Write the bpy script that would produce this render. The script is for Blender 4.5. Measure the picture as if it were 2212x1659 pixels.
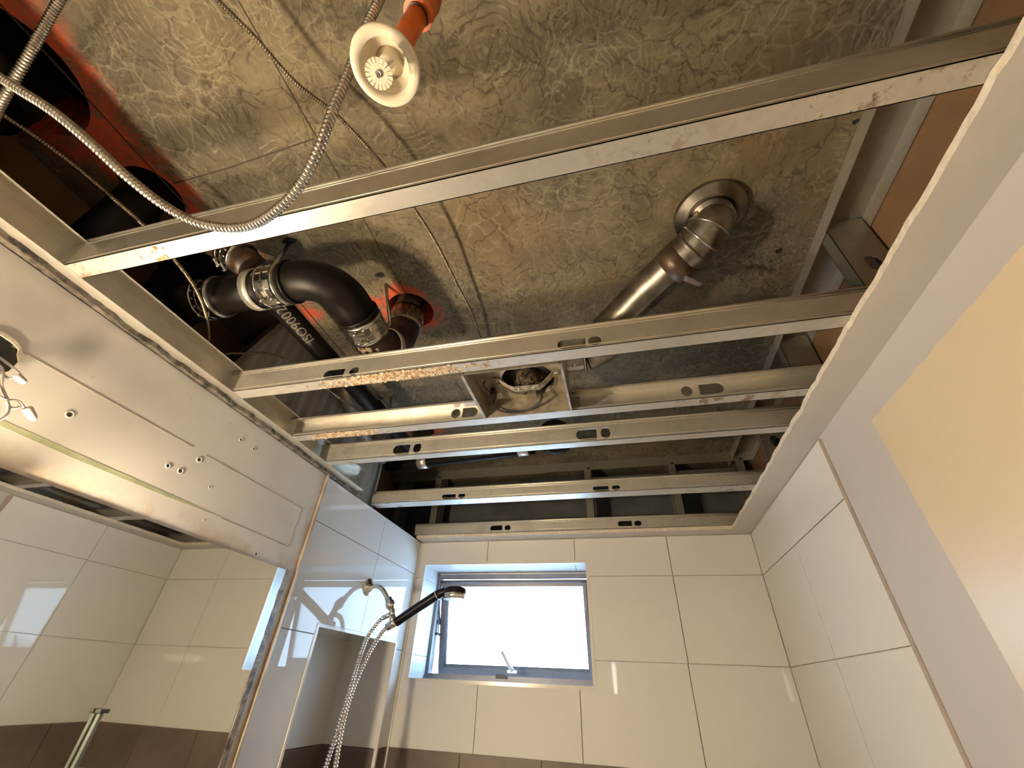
import bpy, bmesh, math, random
from math import pi, sin, cos, sqrt
from mathutils import Vector, Matrix, noise as mnoise
from mathutils.geometry import tessellate_polygon

random.seed(7)
for o in list(bpy.data.objects):
    bpy.data.objects.remove(o)
SC = bpy.context.scene
COL = SC.collection
Z0 = 1.84                     # height of the camera above the floor; heights below are written relative to it

# ------------------------------------------------------------------ camera, world, lights, exposure
cam_d = bpy.data.cameras.new('camera')
cam = bpy.data.objects.new('camera', cam_d)
COL.objects.link(cam)
cam_d.sensor_fit = 'HORIZONTAL'
cam_d.sensor_width = 36.0
cam_d.lens = 36.0 * 888.24 / 2212
cam_d.clip_start = 0.01
RM = Matrix(((0.9715442, 0.1068294, 0.2113974),
             (0.2332772, -0.5861617, -0.7758842),
             (0.0410258, 0.8031201, -0.5944030)))
cam.matrix_world = Matrix.Translation((0, 0, Z0)) @ RM.to_4x4()
SC.camera = cam

SC.view_settings.view_transform = 'Standard'
SC.view_settings.look = 'None'
SC.view_settings.gamma = 1.0
SC.view_settings.exposure = 1.5
SC.view_settings.use_curve_mapping = False

world = bpy.data.worlds.new('overcast_sky')
SC.world = world
world.use_nodes = True
bg = world.node_tree.nodes['Background']
bg.inputs[0].default_value = (0.52, 0.75, 1.0, 1)
bg.inputs[1].default_value = 5.4
# light portal in the window opening: only guides the sampling of the sky
pl = bpy.data.lights.new('window_portal', 'AREA')
pl.shape = 'RECTANGLE'
pl.size, pl.size_y = 0.74, 0.43
pl.cycles.is_portal = True
po = bpy.data.objects.new('window_portal', pl)
COL.objects.link(po)
po.location = (-0.53, 2.26, Z0 + 0.24)
po.rotation_euler = (-pi / 2, 0, 0)

BULB = 330.0                    # radiance of the two assumed warm bulbs
BULB_COL = (1.0, 0.79, 0.53)

# ------------------------------------------------------------------ materials
class NT:
    def __init__(s, name):
        s.m = bpy.data.materials.new(name)
        s.m.use_nodes = True
        s.t = s.m.node_tree
        s.b = s.t.nodes['Principled BSDF']
        s.L = s.t.links
        s._p = None

    def n(s, typ, **kw):
        nd = s.t.nodes.new(typ)
        for k, v in kw.items():
            setattr(nd, k, v)
        return nd

    def put(s, sock, v):
        if isinstance(v, (int, float)):
            sock.default_value = v
        elif isinstance(v, (tuple, list)):
            sock.default_value = tuple(v) if len(v) == len(sock.default_value) else (*v, 1)
        else:
            s.L.new(v, sock)

    def pos(s):
        if s._p is None:
            s._p = s.n('ShaderNodeNewGeometry').outputs['Position']
        return s._p

    def math(s, op, a, b=0.0, c=0.0, clamp=False):
        nd = s.n('ShaderNodeMath', operation=op, use_clamp=clamp)
        for i, v in enumerate((a, b, c)):
            s.put(nd.inputs[i], v)
        return nd.outputs[0]

    def sep(s, v):
        nd = s.n('ShaderNodeSeparateXYZ')
        s.put(nd.inputs[0], v)
        return nd.outputs

    def comb(s, x, y, z=0.0):
        nd = s.n('ShaderNodeCombineXYZ')
        for i, v in enumerate((x, y, z)):
            s.put(nd.inputs[i], v)
        return nd.outputs[0]

    def vadd(s, a, b, op='ADD'):
        nd = s.n('ShaderNodeVectorMath', operation=op)
        s.put(nd.inputs[0], a)
        s.put(nd.inputs[1], b)
        return nd.outputs[0]

    def vscale(s, a, k):
        nd = s.n('ShaderNodeVectorMath', operation='SCALE')
        s.put(nd.inputs[0], a)
        s.put(nd.inputs['Scale'], k)
        return nd.outputs[0]

    def noise(s, vec, scale, detail=4, rough=.55, dist=0.0, color=False):
        nd = s.n('ShaderNodeTexNoise')
        s.put(nd.inputs['Vector'], vec)
        nd.inputs['Scale'].default_value = scale
        nd.inputs['Detail'].default_value = detail
        nd.inputs['Roughness'].default_value = rough
        nd.inputs['Distortion'].default_value = dist
        return nd.outputs['Color' if color else 'Fac']

    def vor(s, vec, scale, feature='F1', out='Distance'):
        nd = s.n('ShaderNodeTexVoronoi', feature=feature)
        s.put(nd.inputs['Vector'], vec)
        nd.inputs['Scale'].default_value = scale
        return nd.outputs[out]

    def ss(s, v, lo, hi, a=0.0, b=1.0):
        nd = s.n('ShaderNodeMapRange', interpolation_type='SMOOTHSTEP')
        for i, x in enumerate((v, lo, hi, a, b)):
            s.put(nd.inputs[i], x)
        return nd.outputs[0]

    def mix(s, f, a, b):
        nd = s.n('ShaderNodeMix', data_type='RGBA')
        s.put(nd.inputs[0], f)
        s.put(nd.inputs[6], a)
        s.put(nd.inputs[7], b)
        return nd.outputs[2]

    def bump(s, h, strength=.3, dist=.002):
        nd = s.n('ShaderNodeBump')
        nd.inputs['Strength'].default_value = strength
        nd.inputs['Distance'].default_value = dist
        s.put(nd.inputs['Height'], h)
        s.L.new(nd.outputs[0], s.b.inputs['Normal'])

    def set(s, color=None, rough=None, metal=None, **kw):
        if color is not None:
            s.put(s.b.inputs['Base Color'], color)
        if rough is not None:
            s.put(s.b.inputs['Roughness'], rough)
        if metal is not None:
            s.put(s.b.inputs['Metallic'], metal)
        for k, v in kw.items():
            s.put(s.b.inputs[k], v)
        return s


def simple(name, color, rough=.5, metal=0.0, var=.12, vscale=30, bump=0.0, **kw):
    m = NT(name)
    f = m.noise(m.pos(), vscale, 5, .6)
    c2 = tuple(max(0, x * (1 - var * 2)) for x in color)
    m.set(m.mix(m.ss(f, .35, .7), color, c2), rough, metal, **kw)
    if bump:
        m.bump(m.noise(m.pos(), vscale * 4, 4, .6), .5, bump)
    return m.m


M = {}
M['tile'] = simple('glazed_white_tile', (.62, .61, .59), .022, var=.015, vscale=2, bump=0, **{'Specular IOR Level': .38})
M['grout'] = simple('grout', (.47, .44, .39), .85, var=.15, vscale=60)
M['accent'] = simple('brown_grey_tile', (.145, .108, .085), .32, var=.12, vscale=9)
M['reveal'] = simple('window_reveal_tile', (.43, .44, .45), .30, var=.02, **{'Specular IOR Level': .3})
M['trim_tan'] = simple('tan_tile_trim', (.52, .43, .34), .32, .35, var=.15, vscale=14)
M['trim_white'] = simple('white_tile_trim', (.62, .60, .57), .2, var=.03)
M['trim_brown'] = simple('brown_joint_sealant', (.33, .26, .20), .6, var=.08)
M['gyp_white'] = simple('white_painted_gypsum', (.60, .575, .545), .7, var=.03, vscale=6, bump=.0004)
M['gyp_core'] = simple('raw_gypsum_core', (.66, .60, .50), .9, var=.10, vscale=90, bump=.002)
M['gyp_brown'] = simple('brown_paper_backing', (.20, .115, .055), .85, var=.10, vscale=4)
M['cladding'] = simple('grey_sheathing', (.085, .088, .09), .8, var=.2, vscale=7)
M['black_pipe'] = simple('black_plastic_pipe', (.008, .0065, .0055), .42, var=.3, vscale=18, **{'Specular IOR Level': .14})
M['rusty_pipe'] = simple('brown_stained_pipe', (.055, .028, .016), .5, var=.5, vscale=22)
M['rubber'] = simple('black_rubber', (.012, .011, .011), .55)
M['steel'] = simple('stainless_steel', (.62, .60, .56), .24, 1.0, var=.12, vscale=60)
M['chrome'] = simple('chrome', (.78, .77, .76), .08, 1.0, var=.02)
M['conduit'] = simple('flexible_metal_conduit', (.58, .53, .46), .3, 1.0, var=.15, vscale=80)
M['conduit_dark'] = simple('tarnished_metal_conduit', (.34, .28, .21), .38, 1.0, var=.2, vscale=60)
M['alu'] = simple('anodised_aluminium', (.17, .175, .20), .45, .5, var=.06)
M['alu_dark'] = simple('dark_window_gasket', (.03, .03, .045), .5)
M['white_plastic'] = simple('ivory_plastic', (.68, .61, .47), .4, var=.03)
M['orange'] = simple('orange_plastic_pipe', (.62, .135, .025), .38, var=.12, vscale=25)
M['glue'] = simple('dark_pipe_cement', (.07, .012, .004), .4)
M['beige_pipe'] = simple('beige_plastic_pipe', (.34, .28, .20), .5, var=.15, vscale=20)
M['plaster_gap'] = simple('dirty_plaster_gap_shade', (.16, .135, .11), .9, var=.45, vscale=45, bump=.003)
M['duct'] = simple('zinc_duct_metal', (.40, .37, .32), .37, 1.0, var=.28, vscale=16)
M['tape'] = simple('foil_tape', (.17, .12, .085), .45, .7, var=.25, vscale=30)
M['fan'] = simple('dusty_zinc_fan_housing', (.42, .37, .29), .48, .6, var=.22, vscale=28)
M['lint'] = simple('brown_lint_dust', (.085, .055, .03), .95, var=.5, vscale=120, bump=.003)
M['seam'] = simple('dark_form_seam', (.055, .042, .028), .9)
M['dark'] = simple('void_shade_and_black_parts', (.012, .011, .010), .8)  # near-black colour: painted shade inside voids, plain black on screws and cap
M['wire'] = simple('white_electric_wire', (.50, .47, .46), .5)
M['wire_blk'] = simple('black_electric_wire', (.015, .013, .012), .45)
M['text'] = simple('cream_printed_ink', (.19, .165, .13), .6)
M['floor'] = simple('grey_floor_tile', (.24, .22, .20), .4, var=.1, vscale=4)
M['black_handle'] = simple('black_shower_handle', (.010, .010, .016), .36, var=.1, **{'Specular IOR Level': .10})
M['green_paper'] = simple('green_gypsum_paper', (.36, .38, .24), .8, var=.12, vscale=30)
M['hole_shade'] = simple('screw_hole_shade', (.06, .05, .04), .9)
m = NT('rusty_plaster_residue')
m.set(m.mix(m.ss(m.noise(m.pos(), 70, 4, .6), .42, .62), (.46, .39, .30), (.26, .15, .065)), .9, 0)
M['rust'] = m.m


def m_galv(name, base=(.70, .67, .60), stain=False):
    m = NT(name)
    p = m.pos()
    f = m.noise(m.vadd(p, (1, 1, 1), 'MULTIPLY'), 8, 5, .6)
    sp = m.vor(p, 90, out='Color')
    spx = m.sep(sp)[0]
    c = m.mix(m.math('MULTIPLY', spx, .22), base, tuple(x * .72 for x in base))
    c = m.mix(m.ss(f, .5, .75, 0, .30), c, (.30, .27, .22))
    met = .82
    if stain:
        s1 = m.ss(m.noise(p, 26, 7, .7), .52, .62)
        area = m.ss(m.noise(p, 3.1, 2, .5), .44, .62)
        k = m.math('MULTIPLY', s1, area)
        c = m.mix(k, c, (.20, .13, .075))
        k2 = m.ss(m.noise(m.vadd(p, (7, 3, 1)), 60, 5, .65), .6, .66, 0, .8)
        k2 = m.math('MULTIPLY', k2, area)
        c = m.mix(k2, c, (.06, .045, .035))
        met = m.math('SUBTRACT', .55, m.math('MULTIPLY', k, .5))
    m.set(c, m.ss(spx, 0, 1, .36, .46), met)
    m.bump(m.noise(p, 160, 3, .6), .25, .0006)
    return m.m


M['galv'] = m_galv('galvanised_steel')
M['galv_stain'] = m_galv('galvanised_steel_stained', (.52, .51, .48), True)
M['galv_dark'] = m_galv('galvanised_steel_dark', (.36, .34, .30))  # same steel with a darker base colour

HOLES = [(-1.08, .04, .12), (-1.04, .31, .07), (-.566, .806, .072), (-.84, 1.53, .055), (.302, .650, .058)]


def m_slab():
    m = NT('trowelled_concrete_with_straw_marks')
    p = m.pos()
    d1 = m.vscale(m.vadd(m.noise(p, 5, 3, .6, color=True), (.5, .5, .5), 'SUBTRACT'), .10)
    d2 = m.vscale(m.vadd(m.noise(p, 16, 4, .6, color=True), (.5, .5, .5), 'SUBTRACT'), .05)
    q = m.vadd(m.vadd(p, d1), m.vscale(m.vadd(m.noise(p, 55, 3, .6, color=True), (.5, .5, .5), 'SUBTRACT'), .010))
    q2 = m.vadd(q, d2)
    big = m.noise(p, 2.3, 5, .6)
    mid = m.noise(p, 11, 6, .65)
    c = m.mix(m.ss(mid, .3, .7), (.215, .175, .108), (.135, .108, .066))
    c = m.mix(m.ss(big, .42, .62, 0, .80), c, (.098, .084, .060))
    c = m.mix(m.ss(m.noise(m.vadd(p, (2, 5, 1)), 3.0, 6, .7), .50, .66, 0, .55), c, (.19, .125, .058))
    c = m.mix(m.ss(m.noise(m.vadd(p, (4, 9, 2)), 4.5, 5, .6), .52, .72, 0, .6), c, (.26, .215, .135))

    def arcs(vec, scale, freq, thr, seed):
        nd = m.n('ShaderNodeTexVoronoi', feature='F1')
        m.put(nd.inputs['Vector'], m.vadd(vec, (seed, seed * .7, 0)))
        nd.inputs['Scale'].default_value = scale
        dist, colr = nd.outputs['Distance'], nd.outputs['Color']
        w = m.math('SINE', m.math('MULTIPLY', dist, freq))
        line = m.ss(w, thr, 1.0)
        fan = m.ss(m.noise(m.vadd(p, (seed, 0, 3)), scale * 1.2, 2, .5), .46, .58)
        rnd = m.ss(m.sep(colr)[0], .25, .4)
        brk = m.ss(m.noise(m.vadd(p, (0, seed, 1)), 42, 4, .7), .40, .58)
        return m.math('MULTIPLY', m.math('MULTIPLY', m.math('MULTIPLY', line, brk), fan), rnd)

    def scrib(vec, scale, width, seed):
        e = m.vor(m.vadd(vec, (seed, seed * .37, seed * .2)), scale, 'DISTANCE_TO_EDGE')
        line = m.ss(e, 0.0, width, 1.0, 0.0)
        msk = m.ss(m.noise(m.vadd(p, (seed, seed, 0)), 7, 3, .6), .42, .56)
        return m.math('MULTIPLY', line, msk)

    for k, (sc, fr, th, sd, colr, st) in enumerate((
            (4.2, 78, .55, 1.3, (.055, .044, .027), .8), (7.0, 62, .45, 5.1, (.06, .048, .03), .72),
            (5.5, 90, .60, 9.7, (.35, .305, .21), .50), (9.0, 66, .50, 13.9, (.34, .30, .21), .42))):
        c = m.mix(m.math('MULTIPLY', arcs(q, sc, fr, th, sd), st), c, colr)
    for sc, w, sd, colr, st in ((11, .030, 2.2, (.05, .04, .025), .75), (24, .07, 6.6, (.06, .048, .028), .55),
                                (17, .06, 11.1, (.35, .31, .22), .36), (38, .10, 17.3, (.30, .26, .18), .22)):
        c = m.mix(m.math('MULTIPLY', scrib(q2, sc, w, sd), st), c, colr)
    # straight rubbed strokes
    st_ = m.noise(m.vadd(q, (60, 6, 6), 'MULTIPLY'), 1.0, 3, .6)
    c = m.mix(m.ss(st_, .60, .72, 0, .22), c, (.33, .29, .21))
    c = m.mix(m.ss(m.noise(p, 60, 5, .7), .55, .75, 0, .45), c, (.06, .048, .03))
    # orange marking spray round the pipe holes
    x, y, z = m.sep(m.vadd(p, m.vscale(m.vadd(m.noise(p, 9, 4, .7, color=True), (.5, .5, .5), 'SUBTRACT'), .13)))
    tot = None
    for (hx, hy, r, w) in ((-1.08, .04, .125, .075), (-1.03, .20, .06, .06), (-1.02, .34, .075, .035), (-.566, .806, .074, .040),
                           (-.90, .74, .015, .05), (-.96, .52, .03, .05), (-.84, 1.53, .055, .06), (-.515, .87, .01, .03), (-.66, .755, .005, .04)):
        dx = m.math('SUBTRACT', x, hx)
        dy = m.math('SUBTRACT', y, hy)
        dd = m.math('SQRT', m.math('ADD', m.math('MULTIPLY', dx, dx), m.math('MULTIPLY', dy, dy)))
        a = m.ss(dd, r, r + w, 1.0, 0.0)
        tot = a if tot is None else m.math('MAXIMUM', tot, a)
    patch = m.ss(m.noise(p, 17, 6, .75), .37, .57, .12, .95)
    c = m.mix(m.math('MULTIPLY', tot, patch), c, (.62, .085, .03))
    m.set(c, .88, 0)
    m.bump(m.math('ADD', mid, m.noise(p, 70, 4, .6)), .4, .003)
    return m.m


M['slab'] = m_slab()


def m_leftwall():
    m = NT('stained_white_wall_paint')
    p = m.pos()
    x, y, z = m.sep(p)
    z = m.math('SUBTRACT', z, Z0)
    c = m.mix(m.ss(m.noise(p, 3, 4, .6), .4, .7), (.56, .54, .505), (.50, .475, .435))
    # scuffs
    sc = m.math('MULTIPLY', m.ss(m.noise(p, 45, 6, .7), .63, .70), m.ss(m.noise(p, 6, 2, .5), .52, .62))
    c = m.mix(m.math('MULTIPLY', sc, .45), c, (.22, .19, .17))
    # adhesive and rust streaks beside the old tile trim and just above the mirror
    nn = m.math('MULTIPLY', m.math('SUBTRACT', m.noise(p, 22, 5, .7), .5), .05)
    e1 = m.ss(m.math('ADD', y, nn), 1.085, 1.13)
    e2 = m.math('MULTIPLY', m.ss(m.math('ADD', z, nn), .255, .30, 1, 0), m.ss(m.noise(p, 12, 4, .7), .4, .62))
    c = m.mix(m.math('MULTIPLY', m.math('MULTIPLY', e1, m.ss(m.noise(m.vadd(p, (3, 3, 3)), 14, 5, .7), .35, .6)), .75), c, (.33, .24, .16))
    c = m.mix(m.math('MULTIPLY', e2, .65), c, (.40, .30, .19))
    m.set(c, .62, 0)
    m.bump(m.noise(p, 30, 5, .6), .25, .0015)
    return m.m


M['leftwall'] = m_leftwall()


def m_rightwall():
    m = NT('right_wall_two_coats_of_paint')
    p = m.pos()
    x, y, z = m.sep(p)
    z = m.math('SUBTRACT', z, Z0)
    nz = m.math('MULTIPLY', m.math('SUBTRACT', m.noise(p, 26, 4, .65), .5), .010)
    a = m.ss(m.math('ADD', y, nz), .884, .888, 1, 0)
    b = m.ss(m.math('ADD', z, nz), .478, .481, 1, 0)
    k = m.math('MULTIPLY', a, b)
    c = m.mix(k, (.43, .405, .395), m.mix(m.noise(p, 4, 3, .6), (.57, .475, .335), (.55, .465, .345)))
    m.set(c, m.ss(k, 0, 1, .6, .34), 0)
    m.bump(m.noise(p, 60, 4, .6), .2, .0008)
    return m.m


M['rightwall'] = m_rightwall()

m = NT('silvered_mirror')
m.set((.80, .80, .76), .015, 1.0)
M['mirror'] = m.m
m = NT('desilvered_mirror_border')
m.set(m.mix(m.ss(m.noise(m.pos(), 40, 5, .7), .4, .65), (.30, .25, .20), (.05, .035, .03)), .35, .2)
M['mirror_edge'] = m.m

m = NT('frosted_window_glass')
tb = m.n('ShaderNodeBsdfTranslucent')
tb.inputs[0].default_value = (.95, .98, 1, 1)
tr = m.n('ShaderNodeBsdfTransparent')
tr.inputs[0].default_value = (.93, .97, 1, 1)
mx = m.n('ShaderNodeMixShader')
mx.inputs[0].default_value = .5
m.L.new(tb.outputs[0], mx.inputs[1])
m.L.new(tr.outputs[0], mx.inputs[2])
gl = m.n('ShaderNodeBsdfGlossy')
gl.inputs['Roughness'].default_value = .15
mx2 = m.n('ShaderNodeMixShader')
mx2.inputs[0].default_value = .06
m.L.new(mx.outputs[0], mx2.inputs[1])
m.L.new(gl.outputs[0], mx2.inputs[2])
m.L.new(mx2.outputs[0], m.t.nodes['Material Output'].inputs[0])
M['glass'] = m.m

m = NT('assumed_glowing_bulb_glass')
m.set((1, .9, .7), .3, 0)
m.put(m.b.inputs['Emission Color'], BULB_COL)
m.b.inputs['Emission Strength'].default_value = BULB
M['bulb'] = m.m


m = NT('assumed_glowing_tube_glass')
m.set((1, .9, .8), .3, 0)
m.put(m.b.inputs['Emission Color'], (1.0, .86, .68))
m.b.inputs['Emission Strength'].default_value = 6.0
M['assumed_sconce'] = m.m  # glow of the assumed tube lamp behind the camera


def m_board():
    m = NT('streaked_grey_board')
    p = m.pos()
    q = m.vadd(p, (30, 30, 2.2), 'MULTIPLY')
    f = m.noise(q, 1.0, 5, .65)
    c = m.mix(m.ss(f, .35, .7), (.36, .32, .26), (.20, .17, .13))
    c = m.mix(m.ss(m.noise(m.vadd(p, (12, 12, 1.2), 'MULTIPLY'), 1.0, 2, .5), .60, .64, 0, .8), c, (.03, .025, .02))
    m.set(c, .85, 0)
    return m.m


M['board'] = m_board()


def m_mosaic():
    m = NT('pebble_mosaic_strip')
    e = m.vor(m.pos(), 60, 'DISTANCE_TO_EDGE')
    m.set(m.mix(m.ss(e, .05, .12), (.55, .52, .46), (.05, .04, .035)), .3, 0)
    return m.m


M['mosaic'] = m_mosaic()

# ------------------------------------------------------------------ mesh helpers
class MB:
    def __init__(s):
        s.v, s.f, s.sm, s.mi = [], [], [], []

    def add(s, verts, faces, smooth=False, mi=0, mat=None):
        b = len(s.v)
        for v in verts:
            v = Vector(v)
            if mat is not None:
                v = mat @ v
            s.v.append(v)
        for f in faces:
            s.f.append([b + i for i in f])
            s.sm.append(smooth)
            s.mi.append(mi)
        return s

    def box(s, x0, x1, y0, y1, z0, z1, mat=None, mi=0):
        vs = [(x, y, z) for z in (z0, z1) for y in (y0, y1) for x in (x0, x1)]
        return s.add(vs, [(0, 2, 3, 1), (4, 5, 7, 6), (0, 1, 5, 4), (2, 6, 7, 3), (0, 4, 6, 2), (1, 3, 7, 5)], mat=mat, mi=mi)

    def bbox(s, x0, x1, y0, y1, z0, z1, c=.002):
        """box with chamfered edges"""
        bm = bmesh.new()
        bmesh.ops.create_cube(bm, size=1)
        for v in bm.verts:
            v.co = Vector(((x0 + x1) / 2 + v.co.x * (x1 - x0), (y0 + y1) / 2 + v.co.y * (y1 - y0), (z0 + z1) / 2 + v.co.z * (z1 - z0)))
        bmesh.ops.bevel(bm, geom=bm.edges[:], offset=c, segments=1, affect='EDGES')
        bm.verts.index_update()
        s.add([v.co.copy() for v in bm.verts], [[v.index for v in f.verts] for f in bm.faces])
        bm.free()
        return s

    def plate(s, outer, holes, org, u, v, n, th, mi_side=0):
        """flat plate: polygon (a, b) in the plane org + a*u + b*v, extruded th along n"""
        org, u, v, n = map(Vector, (org, u, v, n))
        loops = [list(outer)] + [list(h) for h in holes]
        P = lambda a, b, k: org + u * a + v * b + n * k
        tris = tessellate_polygon([[Vector((a, b, 0)) for a, b in lp] for lp in loops])
        flat = [q for lp in loops for q in lp]
        N = len(flat)
        s.add([P(a, b, 0) for a, b in flat] + [P(a, b, th) for a, b in flat],
              [tuple(t) for t in tris] + [tuple(N + i for i in reversed(t)) for t in tris])
        k = 0
        for lp in loops:
            m_ = len(lp)
            vs = [P(a, b, 0) for a, b in lp] + [P(a, b, th) for a, b in lp]
            s.add(vs, [(i, (i + 1) % m_, m_ + (i + 1) % m_, m_ + i) for i in range(m_)], mi=mi_side)
        return s

    def tube(s, path, r, seg=16, cap=True, smooth=True, up=None):
        """sweep a circle; r is a number or a list of radii"""
        P = [Vector(p) for p in path]
        R = [r] * len(P) if isinstance(r, (int, float)) else r
        t0 = (P[1] - P[0]).normalized()
        ref = Vector((0, 0, 1)) if abs(t0.z) < .9 else Vector((1, 0, 0))
        nrm = t0.cross(ref).normalized()
        rings = []
        for i, p in enumerate(P):
            if i == 0:
                t = P[1] - P[0]
            elif i == len(P) - 1:
                t = P[-1] - P[-2]
            else:
                t = P[i + 1] - P[i - 1]
            if t.length < 1e-9:
                t = t0.copy()
            t.normalize()
            nrm = (nrm - t * nrm.dot(t)).normalized()
            bn = t.cross(nrm)
            rings.append([p + (nrm * cos(2 * pi * k / seg) + bn * sin(2 * pi * k / seg)) * R[i] for k in range(seg)])
        vs = [q for rg in rings for q in rg]
        fs = []
        for i in range(len(P) - 1):
            for k in range(seg):
                a, b = i * seg + k, i * seg + (k + 1) % seg
                fs.append((a, b, b + seg, a + seg))
        s.add(vs, fs, smooth)
        if cap:
            s.add(rings[0], [tuple(reversed(range(seg)))])
            s.add(rings[-1], [tuple(range(seg))])
        return s

    def lathe(s, prof, org, axis, seg=40, smooth=True, closed=False):
        """profile of (radius, distance along axis)"""
        axis = Vector(axis).normalized()
        ref = Vector((0, 0, 1)) if abs(axis.z) < .9 else Vector((1, 0, 0))
        a = axis.cross(ref).normalized()
        b = axis.cross(a)
        org = Vector(org)
        n = len(prof)
        vs = []
        for k in range(seg):
            d = a * cos(2 * pi * k / seg) + b * sin(2 * pi * k / seg)
            for r, h in prof:
                vs.append(org + d * r + axis * h)
        fs = []
        rng = n if closed else n - 1
        for k in range(seg):
            k2 = (k + 1) % seg
            for i in range(rng):
                j = (i + 1) % n
                fs.append((k * n + i, k * n + j, k2 * n + j, k2 * n + i))
        return s.add(vs, fs, smooth)

    def build(s, name, mats, parent=None, origin=None):
        if not isinstance(mats, (list, tuple)):
            mats = [mats]
        off = Vector((0, 0, 0))
        if parent is not None:
            q = parent
            while q is not None:
                off += q.location
                q = q.parent
        vs = [v + Vector((0, 0, Z0)) - off for v in s.v]
        if parent is None:
            if origin is None:
                mn = Vector([min(v[i] for v in vs) for i in range(3)])
                mx_ = Vector([max(v[i] for v in vs) for i in range(3)])
                loc = Vector(((mn.x + mx_.x) / 2, (mn.y + mx_.y) / 2, mn.z))
            else:
                loc = Vector(origin)
            vs = [v - loc for v in vs]
        else:
            loc = Vector((0, 0, 0))
        me = bpy.data.meshes.new(name)
        me.from_pydata(vs, [], s.f)
        me.polygons.foreach_set('use_smooth', s.sm)
        me.polygons.foreach_set('material_index', s.mi)
        for m_ in mats:
            me.materials.append(m_)
        bm = bmesh.new()
        bm.from_mesh(me)
        if any(s.sm):
            bmesh.ops.remove_doubles(bm, verts=bm.verts, dist=1e-6)
        bmesh.ops.recalc_face_normals(bm, faces=bm.faces)
        bm.to_mesh(me)
        bm.free()
        me.update()
        o = bpy.data.objects.new(name, me)
        COL.objects.link(o)
        o.parent = parent
        o.location = loc
        return o


def tag(o, label=None, cat=None, group=None, kind=None):
    if label:
        o['label'] = label
    if cat:
        o['category'] = cat
    if group:
        o['group'] = group
    if kind:
        o['kind'] = kind
    return o


def thing(name, loc, label, cat, group=None, kind=None):
    o = bpy.data.objects.new(name, None)
    COL.objects.link(o)
    o.empty_display_size = .05
    o.location = Vector(loc) + Vector((0, 0, Z0))
    return tag(o, label, cat, group, kind)


def spline(pts, step=.01):
    P = [Vector(p) for p in pts]
    P = [P[0] * 2 - P[1]] + P + [P[-1] * 2 - P[-2]]
    out = []
    for i in range(1, len(P) - 2):
        a, b, c, d = P[i - 1:i + 3]
        n = max(2, int((c - b).length / step))
        for k in range(n):
            t = k / n
            out.append(.5 * ((2 * b) + (c - a) * t + (2 * a - 5 * b + 4 * c - d) * t * t + (3 * b - a - 3 * c + d) * t ** 3))
    out.append(P[-2])
    return out


def resample(pts, step):
    L = [0]
    for a, b in zip(pts, pts[1:]):
        L.append(L[-1] + (b - a).length)
    n = max(2, int(L[-1] / step))
    out, j = [], 0
    for k in range(n + 1):
        s_ = L[-1] * k / n
        while j < len(L) - 2 and L[j + 1] < s_:
            j += 1
        t = (s_ - L[j]) / max(1e-9, L[j + 1] - L[j])
        out.append(pts[j].lerp(pts[j + 1], min(1, t)))
    return out


def corrugated(pts, r, pitch, depth=.14, sub=6, seg=12):
    """flexible metal conduit: rounded interlocked turns"""
    path = resample(spline(pts, .01), pitch / sub)
    prof = [1, 1 + depth * .2, 1 + depth * .2, 1, 1 - depth * .6, 1 - depth]
    R = [r * prof[i % 6] if sub == 6 else r * (1 + depth * .5 * (cos(2 * pi * i / sub))) for i in range(len(path))]
    return MB().tube(path, R, seg)


def circle(cx, cy, r, n=28, ry=None):
    ry = r if ry is None else ry
    return [(cx + r * cos(2 * pi * k / n), cy + ry * sin(2 * pi * k / n)) for k in range(n)]


def rect(x0, x1, y0, y1):
    return [(x0, y0), (x1, y0), (x1, y1), (x0, y1)]


def arc_pts(c, a0, a1, r, u, v, n=12):
    c, u, v = Vector(c), Vector(u), Vector(v)
    return [c + (u * cos(a0 + (a1 - a0) * k / n) + v * sin(a0 + (a1 - a0) * k / n)) * r for k in range(n + 1)]


# dimensions (metres, heights relative to the camera)
XL, XR, YB = -.948, .5395, 1.935
ZC, ZJ, ZS = .561, .574, .955
YF = -.85
ZF = -Z0

# ------------------------------------------------------------------ setting: slab
def struct(o):
    o['kind'] = 'structure'
    return o


ceil_ = MB()
ceil_.plate(rect(-1.36, .80, YF - .12, 2.26), [circle(x, y, r, 36) for x, y, r in HOLES], (0, 0, ZS), (1, 0, 0), (0, 1, 0), (0, 0, 1), .16)
ceil_o = struct(ceil_.build('ceiling', M['slab'], origin=(0, 0, Z0 + ZS)))
up = MB().box(-1.36, .80, YF - .12, 2.26, ZS + .50, ZS + .56)
for x0, x1, y0, y1 in ((-1.36, -1.30, YF - .12, 2.26), (.74, .80, YF - .12, 2.26), (-1.30, .74, YF - .12, YF - .06), (-1.30, .74, 2.20, 2.26)):
    up.box(x0, x1, y0, y1, ZS + .16, ZS + .50)
up.build('void_light_block', M['dark'], ceil_o)  # unseen dark box added to keep sky light out of the slab holes
# formwork joints left on the slab: thin proud fins
seam = MB()
for k in range(12):
    y0, y1 = -.6 + k * .225, -.6 + (k + 1) * .225
    if not (.70 < (y0 + y1) / 2 < .90):
        seam.box(-.5506, -.5494, y0, y1, ZS - .0012, ZS + .001)
seam.build('form_seam', M['seam'], ceil_o)
MB().box(-.903, -.900, .36, 2.0, ZS - .0015, ZS + .001).build('form_seam', M['seam'], ceil_o)
MB().box(-.983, -.980, -.5, .36, ZS - .0015, ZS + .001).build('form_seam', M['seam'], ceil_o)
b = MB()
b.plate([(-.96, .2975), (-.80, .2955), (-.56, .2835), (-.555, .2855), (-.80, .2985), (-.96, .3000)], [], (0, 0, ZS - .001), (1, 0, 0), (0, 1, 0), (0, 0, 1), .002)
b.build('form_seam', M['seam'], ceil_o)
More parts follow.
